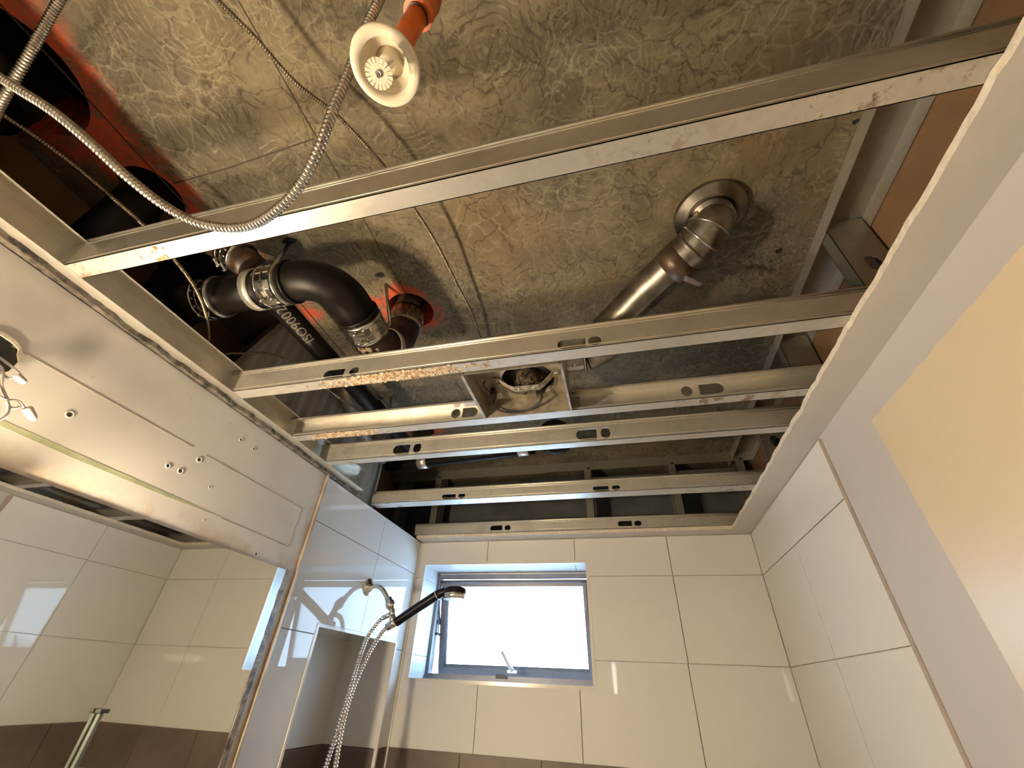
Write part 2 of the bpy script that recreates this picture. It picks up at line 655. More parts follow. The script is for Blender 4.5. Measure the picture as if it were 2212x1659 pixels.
# flat near-black patches painting the shade in gouges and ragged pinholes
b = MB()
for cx, cy, r in ((.49, .80, .012), (-.788, .50, .02), (-.594, .655, .013), (-.905, 1.24, .015), (.56, .50, .007), (-.43, .93, .006)):
    pts = [(cx + r * (.5 + .9 * random.random()) * cos(a * pi / 5), cy + r * (.4 + .5 * random.random()) * sin(a * pi / 5)) for a in range(10)]
    b.plate(pts, [], (0, 0, ZS - .0008), (1, 0, 0), (0, 1, 0), (0, 0, 1), .001)
tag(b.build('pit_shade_patch', M['dark'], ceil_o), kind='stuff')

# ------------------------------------------------------------------ setting: floor, closing walls
struct(MB().box(-1.36, .80, YF - .12, 2.26, ZF - .05, ZF).build('floor', M['floor']))
struct(MB().box(-1.36, .80, YF - .12, YF, ZF, ZS).build('wall_front', M['gyp_white']))

# back wall: board with a window opening, tiles as pieces
WX0, WX1, WZ0, WZ1 = -.9075, -.151, .0174, .4567
wb = struct(MB().plate(rect(-.961, .552, ZF, ZC), [rect(WX0 - .006, WX1 + .006, WZ0 - .006, WZ1 + .006)], (0, YB + .008, 0), (1, 0, 0), (0, 0, 1), (0, 1, 0), .013)
            .build('wall_back', M['grout']))


def minus(r, h):
    """rectangle r minus rectangle h -> rectangles (x0,x1,z0,z1)"""
    x0, x1, z0, z1 = r
    a0, a1, b0, b1 = h
    if a0 >= x1 or a1 <= x0 or b0 >= z1 or b1 <= z0:
        return [r]
    out = []
    if a0 > x0:
        out.append((x0, a0, z0, z1))
    if a1 < x1:
        out.append((a1, x1, z0, z1))
    m0, m1 = max(x0, a0), min(x1, a1)
    if b0 > z0:
        out.append((m0, m1, z0, b0))
    if b1 < z1:
        out.append((m0, m1, b1, z1))
    return out


G = .0013
WH = (WX0 - .012, WX1 + .012, WZ0 - .012, WZ1 + .012)


def tile_back(x0, x1, z0, z1, mat):
    b = MB()
    d = random.uniform(-.0004, .0004)
    for r in minus((x0 + G, x1 - G, z0 + G, z1 - G), WH):
        b.box(r[0], r[1], YB + d, YB + .0075, r[2], r[3])
    if b.v:
        b.build('tile', mat, wb)


rows = [(.4005, ZC - .001), (.0997, .4005), (-.2005, .0997)]
xs = [XL, -.604, -.1975, .2015, XR]
xs_lo = [XL, -.604, -.202, .1995, XR]
for k, (z0, z1) in enumerate(rows):
    for x0, x1 in zip(xs if k < 2 else xs_lo, (xs if k < 2 else xs_lo)[1:]):
        tile_back(x0, x1, z0, z1, M['tile'])
xa = [XL, -.654, -.348, -.042, .264, XR]
for x0, x1 in zip(xa, xa[1:]):
    tile_back(x0, x1, -.355, -.2005, M['accent'])
MB().box(XL, XR, YB, YB + .0075, -.405, -.357).build('mosaic_border', M['mosaic'], wb)
for z0, z1 in ((-.705, -.407), (-1.005, -.705), (-1.305, -1.005), (-1.605, -1.305), (ZF + .001, -1.605)):
    for x0, x1 in zip(xs, xs[1:]):
        tile_back(x0, x1, z0, z1, M['tile'])
# tile-edge trim round the window opening
b = MB()
t = .012
b.plate(rect(WX0 - t, WX1 + t, WZ0 - t, WZ1 + t), [rect(WX0 + .0008, WX1 - .0008, WZ0 + .0008, WZ1 - .0008)], (0, YB - .002, 0), (1, 0, 0), (0, 0, 1), (0, 1, 0), .010)
tag(b.build('window_edge_trim', M['trim_white'], wb))
MB().box(XL, XL + .006, YB - .006, YB + .004, -.9, ZC - .004).build('corner_bead', M['trim_white'], wb)

# window reveal
w1 = struct(thing('window_1', (-.53, 2.10, WZ0), 'small awning window with white reveal tiles and grey frame, pushed open', None))
YW = 2.10
b = MB()
TH = .010
for nm, (x0, x1, z0, z1) in (('l', (WX0 - TH, WX0, WZ0 - TH, WZ1 + TH)), ('r', (WX1, WX1 + TH, WZ0 - TH, WZ1 + TH)),
                             ('b', (WX0, WX1, WZ0 - TH, WZ0)), ('t', (WX0, WX1, WZ1, WZ1 + TH))):
    if nm == 't':
        MB().box(x0, -.8715, YB, YW, z0, z1).build('reveal_tile', M['reveal'], w1)
        MB().box(-.870, -.205, YB, YW, z0, z1).build('reveal_tile', M['reveal'], w1)
        MB().box(-.2035, x1, YB, YW, z0, z1).build('reveal_tile', M['reveal'], w1)
    elif nm == 'l':
        MB().box(x0, x1, YB, YW, z0, .0990).build('reveal_tile', M['reveal'], w1)
        MB().box(x0, x1, YB, YW, .1005, .3990).build('reveal_tile', M['reveal'], w1)
        MB().box(x0, x1, YB, YW, .4005, z1).build('reveal_tile', M['reveal'], w1)
    else:
        MB().box(x0, x1, YB, YW, z0, z1).build('reveal_tile', M['reveal'], w1)
# outer frame
FZ1 = .4515
b = MB()
b.plate(rect(WX0, WX1, WZ0, WZ1), [rect(WX0 + .014, WX1 - .014, .040, .428)], (0, YW, 0), (1, 0, 0), (0, 0, 1), (0, 1, 0), .012)
b.plate(rect(WX0, WX1, WZ0, WZ1), [rect(WX0 + .008, WX1 - .008, .034, .436)], (0, YW + .012, 0), (1, 0, 0), (0, 0, 1), (0, 1, 0), .040)
b.box(WX0, WX1, YW - .012, YW, WZ0, .0300)
b.build('window_frame', M['alu'], w1)
MB().box(WX0 + .014, WX1 - .014, YW - .004, YW, .4475, .4510).build('drip_bead', M['trim_white'], w1)
b = MB()
b.box(WX0 + .014, WX1 - .014, YW + .002, YW + .012, .4275, .4330).box(WX0 + .014, WX1 - .014, YW + .001, YW + .02, .412, .416)
b.box(WX0 + .008, WX0 + .0135, YW + .001, YW + .03, .2, .43)
b.build('gasket', M['alu_dark'], w1)
# sash, hinged at its top edge and pushed outwards
hx, hz = 2.125, .423
ang = math.atan2(2.216 - 2.125, .423 - .045)
SM = Matrix.Translation((0, hx, hz)) @ Matrix.Rotation(ang, 4, 'X')
SX0, SX1 = -.893, -.1655
sl = .392
sash = MB()
ol, il = rect(SX0, SX1, -sl, .004), rect(SX0 + .034, SX1 - .022, -sl + .034, -.026)
v0 = len(sash.v)
sash.plate(ol, [il], (0, 0, 0), (1, 0, 0), (0, 0, 1), (0, 1, 0), .020)
il2 = rect(SX0 + .028, SX1 - .017, -sl + .028, -.021)
sash.plate(rect(SX0 + .006, SX1 - .006, -sl + .006, -.002), [il2], (0, -.006, 0), (1, 0, 0), (0, 0, 1), (0, 1, 0), .006)
for v in sash.v[v0:]:
    v.xyz = (SM @ v)
sash_o = sash.build('sash', M['alu'], w1)
g = MB().box(SX0 + .03, SX1 - .018, .008, .012, -sl + .03, -.02, mat=SM)
g.build('glass_pane', M['glass'], sash_o)
b = MB().box(SX0 + .033, SX1 - .021, .0065, .0078, -sl + .033, -sl + .038, mat=SM)
b.box(SX0 + .033, SX0 + .037, .0065, .0078, -sl + .033, -.025, mat=SM)
b.build('glazing_gasket', M['alu_dark'], sash_o)
b = MB().box(-.575, -.528, YW - .014, YW - .001, .0310, .0465)
b.build('window_catch', M['alu_dark'], w1)
b = MB()
b.tube([(-.500, 2.085, .060), (-.522, 2.078, .085), (-.548, 2.07, .128)], [.0085, .008, .007], 10)
b.bbox(-.525, -.485, 2.085, 2.102, .052, .063, .002)
b.build('window_handle', M['trim_white'], w1)
b = MB()
b.tube([(-.902, 2.118, .37), (-.897, 2.135, .31), (-.893, 2.16, .25)], .004, 8)
b.tube([(-.900, 2.12, .33), (-.893, 2.15, .27), (-.899, 2.17, .19)], .003, 8)
b.box(-.902, -.890, 2.13, 2.17, .235, .25).box(-.902, -.890, 2.14, 2.19, .19, .20)
b.build('friction_stay', M['alu_dark'], w1)

# exterior sheathing behind the stud wall
ext = struct(MB().plate(rect(-1.36, .80, ZF, ZS + .6), [rect(WX0 + .003, WX1 - .003, WZ0, WZ1)], (0, 2.152, 0), (1, 0, 0), (0, 0, 1), (0, 1, 0), .02)
             .build('wall_exterior', M['cladding']))
MB().box(-1.36, .80, 2.075, 2.151, .50, .506).build('sill_ledge', M['cladding'], ext)
# ledge outside, seen through the gap of the open sash
MB().bbox(-2.2, -1.30, 2.9, 3.3, .10, .15, .01).build('outside_ledge', M['alu'], ext)

# right wall
wr = struct(MB().box(XR, XR + .013, YF, 1.108, ZF, ZC).build('wall_right', M['rightwall']))
wrt = struct(MB().box(XR + .008, XR + .021, 1.108, YB + .02, ZF, ZC).build('wall_right_tiled', M['grout']))


def tile_r(y0, y1, z0, z1, mat):
    d = random.uniform(-.0004, .0004)
    MB().box(XR + d, XR + .0078, y0 + G, y1 - G, z0 + G, z1 - G).build('tile', mat, wrt)


for z0, z1 in rows + [(-.705, -.407), (-1.005, -.705), (-1.305, -1.005), (-1.605, -1.305), (ZF + .001, -1.605)]:
    tile_r(1.116, 1.512, z0, z1, M['tile'])
    tile_r(1.512, YB, z0, z1, M['tile'])
for y0, y1 in ((1.116, 1.445), (1.445, 1.750), (1.750, YB)):
    tile_r(y0, y1, -.355, -.2005, M['accent'])
MB().box(XR, XR + .0078, 1.116, YB, -.405, -.357).build('mosaic_border', M['mosaic'], wrt)
tr1 = struct(MB().box(XR - .0015, XR + .006, 1.101, 1.116, ZF, ZC - .006).build('trim_1', M['trim_brown']))
struct(MB().box(.662, .675, YF, 2.15, ZF, ZS).build('wall_right_cavity', M['gyp_brown']))

# left wall
wl = struct(MB().box(XL - .013, XL, YF, 1.135, ZF, ZC - .001).build('wall_left', M['leftwall']))
NY0, NY1, NZ1, NXD = 1.312, 1.848, .132, -1.178
wlt = struct(MB().plate(rect(1.135, YB + .02, ZF, ZC), [rect(NY0 - .006, NY1 + .006, -.756, NZ1 + .006)], (XL - .008, 0, 0), (0, 1, 0), (0, 0, 1), (-1, 0, 0), .013)
             .build('wall_left_tiled', M['grout']))


def tile_l(y0, y1, z0, z1, mat):
    b = MB()
    d = random.uniform(-.0004, .0004)
    for r in minus((y0 + G, y1 - G, z0 + G, z1 - G), (NY0 - .010, NY1 + .010, -.76, NZ1 + .010)):
        b.box(XL - .0075, XL + d, r[0], r[1], r[2], r[3])
    if b.v:
        b.build('tile', mat, wlt)


for z0, z1 in [(.412, ZC - .001), (.110, .412), (-.2005, .110), (-.705, -.357), (-1.005, -.705), (-1.305, -1.005), (-1.605, -1.305), (ZF + .001, -1.605)]:
    tile_l(1.140, 1.562, z0, z1, M['tile'])
    tile_l(1.562, YB, z0, z1, M['tile'])
for y0, y1 in ((1.14, 1.312), (1.848, YB)):
    tile_l(y0, y1, -.355, -.2005, M['accent'])
# niche
nb = thing('shower_niche', (-1.06, 1.58, -.75), 'tall tiled shower niche with white edge trim in the left wall', None)
nb['kind'] = 'structure'
T = .008
MB().box(NXD - T, NXD, NY0, NY1, -.199, NZ1).build('niche_tile', M['tile'], nb)
MB().box(NXD - T, NXD, NY0, NY1, -.36, -.201).build('niche_tile', M['accent'], nb)
MB().box(NXD - T, NXD, NY0, NY1, -.75, -.362).build('niche_tile', M['tile'], nb)
for y0, y1 in ((NY0 - T, NY0), (NY1, NY1 + T)):
    MB().box(NXD, XL - .001, y0, y1, -.199, NZ1).build('niche_tile', M['tile'], nb)
    MB().box(NXD, XL - .001, y0, y1, -.36, -.201).build('niche_tile', M['accent'], nb)
    MB().box(NXD, XL - .001, y0, y1, -.75, -.362).build('niche_tile', M['tile'], nb)
MB().box(NXD, XL - .001, NY0, NY1, NZ1, NZ1 + T).build('niche_tile', M['tile'], nb)
MB().box(NXD, XL - .001, NY0, NY1, -.758, -.75).build('niche_tile', M['tile'], nb)
MB().plate(rect(NY0 - .009, NY1 + .009, -.759, NZ1 + .009), [rect(NY0 + .001, NY1 - .001, -.749, NZ1 - .001)], (XL + .002, 0, 0), (0, 1, 0), (0, 0, 1), (-1, 0, 0), .012).build('niche_edge_trim', M['trim_white'], nb)

tr2 = struct(MB().bbox(XL - .004, XL + .006, 1.1295, 1.1395, ZF, ZC + .004, .002).build('trim_2', M['trim_tan']))
struct(MB().box(-1.36, -1.235, YF, 2.15, ZF, ZS).build('wall_left_cavity', M['gyp_brown']))

# ceiling gypsum left along the right and back walls
def ragged(n, amp, sc, seed):
    return [amp * (mnoise.noise(Vector((k * sc, seed, 0))) + .5 * mnoise.noise(Vector((k * sc * 3.1, seed, 4)))) for k in range(n)]


n = 160
rg = ragged(n, .0045, .35, 3.3)
outer = [(.459 + rg[k], YF + (1.862 - YF) * k / (n - 1)) for k in range(n)]
cs = MB().plate(outer + [(XR + .012, 1.862), (XR + .012, YF)], [], (0, 0, ZC), (1, 0, 0), (0, 1, 0), (0, 0, 1), .0125, mi_side=1)
cs_o = cs.build('ceiling_remnant', [M['gyp_white'], M['gyp_core']])
tag(cs_o, 'long white gypsum ceiling strip with rough cut edge along right wall', 'ceiling strip', 'ceiling gypsum left in place')
rg = ragged(n, .002, .3, 8.1)
outer = [(XL + .003 + (XR + .009 - XL) * k / (n - 1), 1.864 + rg[k]) for k in range(n)]
cb = MB().plate(outer + [(XR + .012, YB + .012), (XL + .003, YB + .012)], [], (0, 0, ZC), (1, 0, 0), (0, 1, 0), (0, 0, 1), .0125, mi_side=1)
tag(cb.build('ceiling_remnant', [M['gyp_white'], M['gyp_core']]), 'narrow white gypsum ceiling strip above the window wall', 'ceiling strip', 'ceiling gypsum left in place')
# torn plaster along the left wall top; dark colour also paints the gap's shade
rg = ragged(n, .010, .22, 1.7)
rg2 = ragged(n, .006, .5, 5.7)
outer = [(XL + .012 + max(-.008, rg[k]), YF + (1.33 - YF) * k / (n - 1)) for k in range(n)]
inner = [(XL - .006, YF + (1.33 - YF) * k / (n - 1)) for k in range(n)]
b = MB().plate(outer + inner[::-1], [], (0, 0, ZC + .001), (1, 0, 0), (0, 1, 0), (0, 0, 1), .0115)
tag(b.build('torn_plaster_gap_strip', M['plaster_gap']), 'ragged torn plaster strip, darkened for the shaded gap atop the left wall', 'plaster')

# ------------------------------------------------------------------ light-gauge steel framing
def stud_holes(spec, zc, h=.013, flip=False):
    out = []
    for s0, s1, c0, c1 in spec:
        r = h
        pts = []
        if not flip:      # rounded end on the left, square on the right, then a round hole
            pts = [(s0 + r + r * cos(a), zc + r * sin(a)) for a in [pi / 2 + pi * k / 10 for k in range(11)]] + [(s1, zc - r), (s1, zc + r)]
        else:             # square on the left, rounded end on the right
            pts = [(s0, zc + r), (s0, zc - r)] + [(s1 - r + r * cos(a), zc + r * sin(a)) for a in [-pi / 2 + pi * k / 10 for k in range(11)]]
        out.append(pts)
        out.append(circle((c0 + c1) / 2, zc, abs(c1 - c0) / 2, 20, h))
    return out


def joist(y0, y1, ztop, spec, label, web='near', x0=-.940, x1=.640, flip=False, fm='galv_stain', groove=True, zc=.6, residue=None, h=.013):
    t_ = .0012
    o = thing('ceiling_joist', ((x0 + x1) / 2, (y0 + y1) / 2, ZJ), label, 'joist', 'steel ceiling joists')
    yw = y0 if web == 'near' else y1 - t_
    holes = stud_holes(spec, zc, h=h, flip=flip)
    MB().plate(rect(x0, x1, ZJ, ztop), holes, (0, yw, 0), (1, 0, 0), (0, 0, 1), (0, 1, 0), t_).build('web', M['galv'], o)
    if groove:
        b = MB()
        for zc_, w in ((ztop - .012, .003), (ZJ + .008, .002)):
            b.tube([(x0, yw, zc_), (x1, yw, zc_)], w * .5, 8, smooth=True)
        b.tube([(x0, yw + .0005, ztop - .004), (x1, yw + .0005, ztop - .004)], .004, 10)
        b.build('web_rib', M['galv'], o)
    MB().box(x0, x1, y0, y1, ZJ, ZJ + t_).build('bottom_flange', M[fm], o)
    MB().box(x0, x1, y0, y1, ztop - t_, ztop).build('top_flange', M['galv'], o)
    yl = y1 - t_ if web == 'near' else y0
    MB().box(x0, x1, yl, yl + t_, ZJ, ZJ + .007).box(x0, x1, yl, yl + t_, ztop - .007, ztop).build('flange_lip', M['galv'], o)
    if residue:
        b = MB()
        for xa_, xb_, cnt in residue:
            for _ in range(cnt):
                cx = random.triangular(xa_, xb_, (xa_ + xb_) / 2)
                cy = random.uniform(y0 + .003, y1 - .003)
                r = random.uniform(.0015, .0048)
                M4 = Matrix.Translation((cx, cy, ZJ)) @ Matrix.Rotation(random.random() * 6, 4, 'Z') @ Matrix.Diagonal((r * random.uniform(.8, 2.2), r, random.uniform(.001, .003), 1))
                bm = bmesh.new()
                bmesh.ops.create_icosphere(bm, subdivisions=1, radius=1)
                bm.verts.index_update()
                b.add([v.co * random.uniform(.8, 1.15) for v in bm.verts], [[v.index for v in f.verts] for f in bm.faces], mat=M4)
                bm.free()
        tag(b.build('plaster_residue', M['rust'], o), 'crusty rust-brown plaster residue on the flange', kind='stuff')
    return o


joist(.258, .289, .650, [], 'widest galvanised ceiling joist, nearest the camera, crossed by the conduit', groove=True, residue=[(-.78, -.66, 10)])
joist(.653, .687, .640, [(-.651, -.595, -.581, -.556), (-.082, -.023, -.018, .010)],
      'galvanised ceiling joist just before the fan housing, rusty residue at its left', zc=.5905,
      residue=[(-.67, -.30, 520), (-.60, -.38, 260), (-.75, -.20, 70)])
joist(.885, .917, .638, [(-.390, -.345, -.424, -.396), (.236, .293, .193, .220)],
      'galvanised ceiling joist just behind the fan housing, brown clump at left', web='far', flip=True, groove=False, zc=.619, h=.0155,
      residue=[(-.86, -.62, 300)])
joist(1.055, 1.087, .637, [(-.670, -.612, -.600, -.573), (-.087, -.029, -.017, .010)],
      'galvanised ceiling joist second behind the fan housing, wide clean web', zc=.597, h=.0185)
joist(1.435, 1.487, .624, [(-.650, -.593, -.583, -.555), (-.070, -.015, -.003, .025)],
      'galvanised ceiling joist next to last before the window wall, bluish underside', zc=.588, h=.011, x0=-.955)
joist(1.852, 1.884, .626, [(-.574, -.516, -.505, -.476), (.004, .063, .073, .104)],
      'galvanised ceiling joist tight against the window wall', zc=.593, h=.012, x0=-.955)

# perimeter tracks
def track(name, label, xw, xf, z0, z1, y0, y1, mat, holes=(), grp='steel wall tracks'):
    """U-track running along y: web at xw, flanges reaching xf at heights z0 and z1"""
    o = thing(name, (xw, (y0 + y1) / 2, z0), label, 'track', grp)
    t_ = .0012
    MB().plate(rect(y0, y1, z0, z1), [circle(hy, hz, .004, 12) for hy, hz in holes], (xw, 0, 0), (0, 1, 0), (0, 0, 1), (1 if xf > xw else -1, 0, 0), -t_).build('web', mat, o)
    a, b_ = sorted((xw, xf))
    MB().box(a, b_, y0, y1, z0, z0 + t_).build('flange', mat, o)
    MB().box(a, b_, y0, y1, z1 - t_, z1).build('flange', mat, o)
    return o


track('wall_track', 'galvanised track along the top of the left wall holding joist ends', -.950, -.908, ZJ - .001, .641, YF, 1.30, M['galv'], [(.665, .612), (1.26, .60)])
track('wall_track', 'galvanised track hidden above the right ceiling strip', .655, .615, ZJ - .001, .656, YF, 2.07, M['galv_dark'])

# slab-level track over the right wall studs: flanges hang down, web against the slab
o = thing('slab_track', (.61, .7, .915), 'galvanised track fixed to the slab above the right wall', 'track', 'steel wall tracks')
MB().box(.566, .660, YF, 2.06, ZS - .0015, ZS - .0003).build('web', M['galv_dark'], o)
MB().box(.566, .5675, YF, 2.06, .918, ZS - .0015).build('flange', M['galv'], o)
MB().box(.6585, .660, YF, 2.06, .915, ZS - .0015).build('flange', M['galv'], o)
b = MB()
for y in (.56, .93, 1.31, 1.7):
    b.lathe([(.0, -.0022), (.004, -.0018), (.0045, 0)], (.60, y, ZS - .0016), (0, 0, -1), 12)
tag(b.build('screw', M['dark'], o), kind='stuff')
for yy, lb in ((-.30, 'steel stud in the right wall cavity, behind the nearest joist'), (.735, 'steel stud in the right wall cavity between the first two joists'), (1.15, 'steel stud in the right wall cavity near the window-side joists'),
               (1.56, 'steel stud in the right wall cavity, farthest back')):
    o = thing('wall_stud', (.61, yy, .30), lb, 'stud', 'right wall studs')
    t_ = .0012
    MB().plate(rect(.570, .656, .30, .950), [circle(.613, .79, .017, 20, .024)], (0, yy, 0), (1, 0, 0), (0, 0, 1), (0, 1, 0), t_).build('web', M['galv_dark'], o)
    MB().box(.570, .5712, yy, yy + .035, .30, .950).build('flange', M['galv_dark'], o)
    MB().box(.6548, .656, yy, yy + .035, .30, .950).build('flange', M['galv_dark'], o)
    MB().box(.570, .578, yy + .0338, yy + .035, .30, .950).box(.648, .656, yy + .0338, yy + .035, .30, .950).build('flange_lip', M['galv_dark'], o)
# stud framing of the window wall, above the window
o = thing('slab_track', (-.2, 2.01, .915), 'galvanised track fixed to the slab above the window wall', 'track', 'steel wall tracks')
MB().box(-1.22, .66, 1.970, 2.062, ZS - .0015, ZS - .0003).build('web', M['galv_dark'], o)
MB().box(-1.22, -.33, 1.970, 1.9712, .905, ZS - .0015).box(-.33, .66, 1.9685, 1.9697, .908, ZS - .0015).build('flange', M['galv_dark'], o)
b = MB()
for x in (-.92, -.11, .295, .60):
    b.lathe([(0, .003), (.005, .0025), (.006, 0)], (x, 1.9683, .916), (0, -1, 0), 12)
tag(b.build('screw', M['dark'], o), kind='stuff')
for x, lb in ((-1.16, 'steel stud of the window wall framing, behind the left wall'), (-.945, 'steel stud of the window wall framing, first inside the left wall'), (-.135, 'steel stud of the window wall framing, left of the middle'),
              (.270, 'steel stud of the window wall framing, right of the middle'), (.575, 'steel stud of the window wall framing, in the right corner')):
    o = thing('wall_stud', (x, 2.0, .50), lb, 'stud', 'window wall studs')
    MB().box(x, x + .036, 1.9725, 1.9737, .507, .953).build('flange', M['galv_dark'], o)
    MB().box(x + .0348, x + .036, 1.9725, 2.06, .507, .953).build('web', M['galv_dark'], o)
    MB().box(x, x + .036, 2.0588, 2.06, .507, .953).build('flange', M['galv_dark'], o)
    MB().box(x, x + .0012, 1.9725, 1.981, .507, .953).build('flange_lip', M['galv_dark'], o)
# horizontal noggings of the window wall
tag(MB().box(-.905, -.136, 2.0, 2.05, .862, .872).box(-.905, -.136, 2.0, 2.0012, .84, .862).build('nogging', M['galv_dark']), 'horizontal steel nogging between left window wall studs', 'nogging', 'noggings of the window wall')
tag(MB().box(-.097, .268, 2.0, 2.05, .868, .878).box(-.097, .268, 2.0, 2.0012, .846, .868).build('nogging', M['galv_dark']), 'horizontal steel nogging between the middle window wall studs', 'nogging', 'noggings of the window wall')
tag(MB().box(.308, .573, 2.0, 2.05, .878, .888).box(.308, .573, 2.0, 2.0012, .856, .878).build('nogging', M['galv_dark']), 'horizontal steel nogging beside the right corner window wall stud', 'nogging', 'noggings of the window wall')

# brackets at the end of the left track, catching the window light
o = thing('joist_bracket', (-.98, 1.22, .585), 'small pale steel joist bracket at the left ends of the far joists', 'bracket')
MB().box(-1.03, -.962, 1.13, 1.134, .578, .65).build('bracket_plate', M['galv'], o)
MB().box(-1.03, -.962, 1.20, 1.30, .590, .5915).box(-1.03, -1.0285, 1.20, 1.30, .59, .66).build('bracket_foot', M['galv'], o)
MB().box(-.985, -.962, 1.09, 1.33, .63, .6315).build('bracket_rail', M['galv_dark'], o)

# streaked board in the left cavity
b = MB()
b.plate([(.675, .60), (.781, ZS - .005), (1.55, ZS - .005), (1.55, .60)], [], (-1.02, 0, 0), (0, 1, 0), (0, 0, 1), (-1, 0, 0), .014)
o = thing('backing_board', (-1.02, 1.1, .60), 'grey streaked backing board behind the plumbing in the left cavity', 'board')
b.build('board_face', M['board'], o)
MB().plate([(.655, .60), (.761, ZS - .005), (.781, ZS - .005), (.675, .60)], [], (-1.012, 0, 0), (0, 1, 0), (0, 0, 1), (-1, 0, 0), .030).build('board_end', M['galv_dark'], o)

# ------------------------------------------------------------------ plumbing
def coupling(parent, c, axis, r, length, dark=False, screws=True, rot=0.0):
    """shielded pipe coupling: rubber sleeve, stainless shield with dimpled squares, two clamp bands with screws"""
    axis = Vector(axis).normalized()
    c = Vector(c)
    h = length / 2
    cp = MB().lathe([(r, -h), (r + .004, -h), (r + .004, h), (r, h)], c, axis, 40).build('coupling', M['steel'] if not dark else M['conduit_dark'], parent)
    MB().lathe([(r - .001, -h - .004), (r + .0025, -h - .004), (r + .0025, h + .004), (r - .001, h + .004)], c, axis, 40).build('rubber_sleeve', M['rubber'], cp)
    ref = Vector((0, 0, 1)) if abs(axis.z) < .9 else Vector((1, 0, 0))
    a = axis.cross(ref).normalized()
    b_ = axis.cross(a)
    pads = MB()
    nseg = 16
    for row in (-1, 1):
        for k in range(nseg):
            th = 2 * pi * (k + .5 * 0) / nseg + rot
            rr = r + .0052
            w = 2 * pi * rr / nseg * .40
            n_ = a * cos(th) + b_ * sin(th)
            t_ = -a * sin(th) + b_ * cos(th)
            cc = c + axis * row * h * .46 + n_ * (r + .004)
            hh = h * .36
            tilt = random.uniform(-.10, .10)
            vs = []
            for (p, q) in ((-1, -1), (1, -1), (1, 1), (-1, 1)):
                vs.append(cc + t_ * w * p + axis * hh * q + n_ * (-.001))
            for (p, q) in ((-1, -1), (1, -1), (1, 1), (-1, 1)):
                vs.append(cc + t_ * w * .9 * p + axis * hh * .9 * q + n_ * (.0010 + tilt * .004 * p))
            pads.add(vs, [(4, 5, 6, 7), (0, 1, 5, 4), (1, 2, 6, 5), (2, 3, 7, 6), (3, 0, 4, 7)])
    pads.build('shield_squares', M['steel'] if not dark else M['conduit_dark'], cp)
    if screws:
        for row in (-1, 1):
            th = rot + 1.2
            n_ = a * cos(th) + b_ * sin(th)
            t_ = -a * sin(th) + b_ * cos(th)
            pc = c + axis * row * h * .5 + n_ * (r + .011)
            s_ = MB().lathe([(0, .014), (.0035, .014), (.0055, .012), (.0055, .006), (.003, .006), (.003, -.014), (0, -.014)], pc, t_, 10)
            s_.build('clamp_screw', M['steel'], cp)
            MB().lathe([(r + .004, -.004), (r + .0062, -.004), (r + .0062, .004), (r + .004, .004)], c + axis * row * h * .82, axis, 40).build('clamp_band', M['steel'], cp)
    return cp


RP = .046
drain = thing('drain_pipe_assembly', (-.75, .6, .70), 'black waste pipe with steel couplings bending up into the slab hole', 'pipe')
ax = [(-.995, .505, .762), (-.70, .500, .762)]
MB().tube(ax, RP, 36).build('straight_pipe', M['black_pipe'], drain)
# horizontal bend from +x to +y
bend = [Vector((-.705, .5, .762)), Vector((-.672, .5, .762))] + [v - Vector((0, 0, .004 * i / 12)) for i, v in enumerate(arc_pts((-.672, .584, .762), -pi / 2, 0, .084, (1, 0, 0), (0, 1, 0), 12))][1:] + [Vector((-.587, .632, .755))]
MB().tube(bend, RP + .002, 36).build('pipe_elbow', M['black_pipe'], drain)
MB().tube([(-.700, .5, .762), (-.690, .5, .762)], RP + .006, 36).build('elbow_hub', M['black_pipe'], drain)
MB().tube([(-.5875, .618, .7565), (-.587, .628, .7555)], RP + .006, 36).build('elbow_hub', M['black_pipe'], drain)
# stained elbow turning up to the hole
el2 = [Vector((-.587, .628, .755)), Vector((-.585, .695, .742))] + [Vector((-.585 + .016 * (k / 12), .695 + .103 * sin(pi / 2 * k / 12), .742 + .103 * (1 - cos(pi / 2 * k / 12)))) for k in range(1, 13)] + [Vector((-.569, .798, .90))]
e_ = MB().tube(el2, RP, 36).build('stained_elbow', M['rusty_pipe'], drain)
e_['label'] = 'brown stained elbow rising into the slab hole'
MB().tube([(-.569, .798, .90), (-.569, .80, 1.09)], RP - .002, 30).build('riser_pipe', M['rusty_pipe'], drain)
# pale crust at the bottom of the elbow
b = MB()
for k in range(60):
    a_ = random.uniform(-1.0, .6)
    tt = random.uniform(.0, .5)
    cy, cz = .695 + .103 * sin(pi / 2 * tt), .742 + .103 * (1 - cos(pi / 2 * tt))
    ny, nz = sin(pi / 2 * tt), -cos(pi / 2 * tt)
    pt = Vector((-.583 + RP * sin(a_), cy + ny * RP * cos(a_), cz + nz * RP * cos(a_)))
    bm = bmesh.new()
    bmesh.ops.create_icosphere(bm, subdivisions=1, radius=1)
    bm.verts.index_update()
    r_ = random.uniform(.003, .008)
    b.add([v.co for v in bm.verts], [[v.index for v in f.verts] for f in bm.faces], mat=Matrix.Translation(pt) @ Matrix.Diagonal((r_, r_ * 1.4, .0016, 1)))
    bm.free()
tag(b.build('mineral_crust', M['rust'], drain), 'pale orange mineral crust on the elbow', kind='stuff')
coupling(drain, (-.930, .505, .762), (1, 0, 0), RP, .055, rot=.2)
coupling(drain, (-.738, .501, .762), (1, 0, 0), RP, .056, rot=.1)
coupling(drain, (-.586, .661, .749), (0, .98, -.18), RP, .056, rot=.25)
coupling(drain, (-.569, .800, .905), (0, 0, 1), RP, .060, dark=True, screws=False)
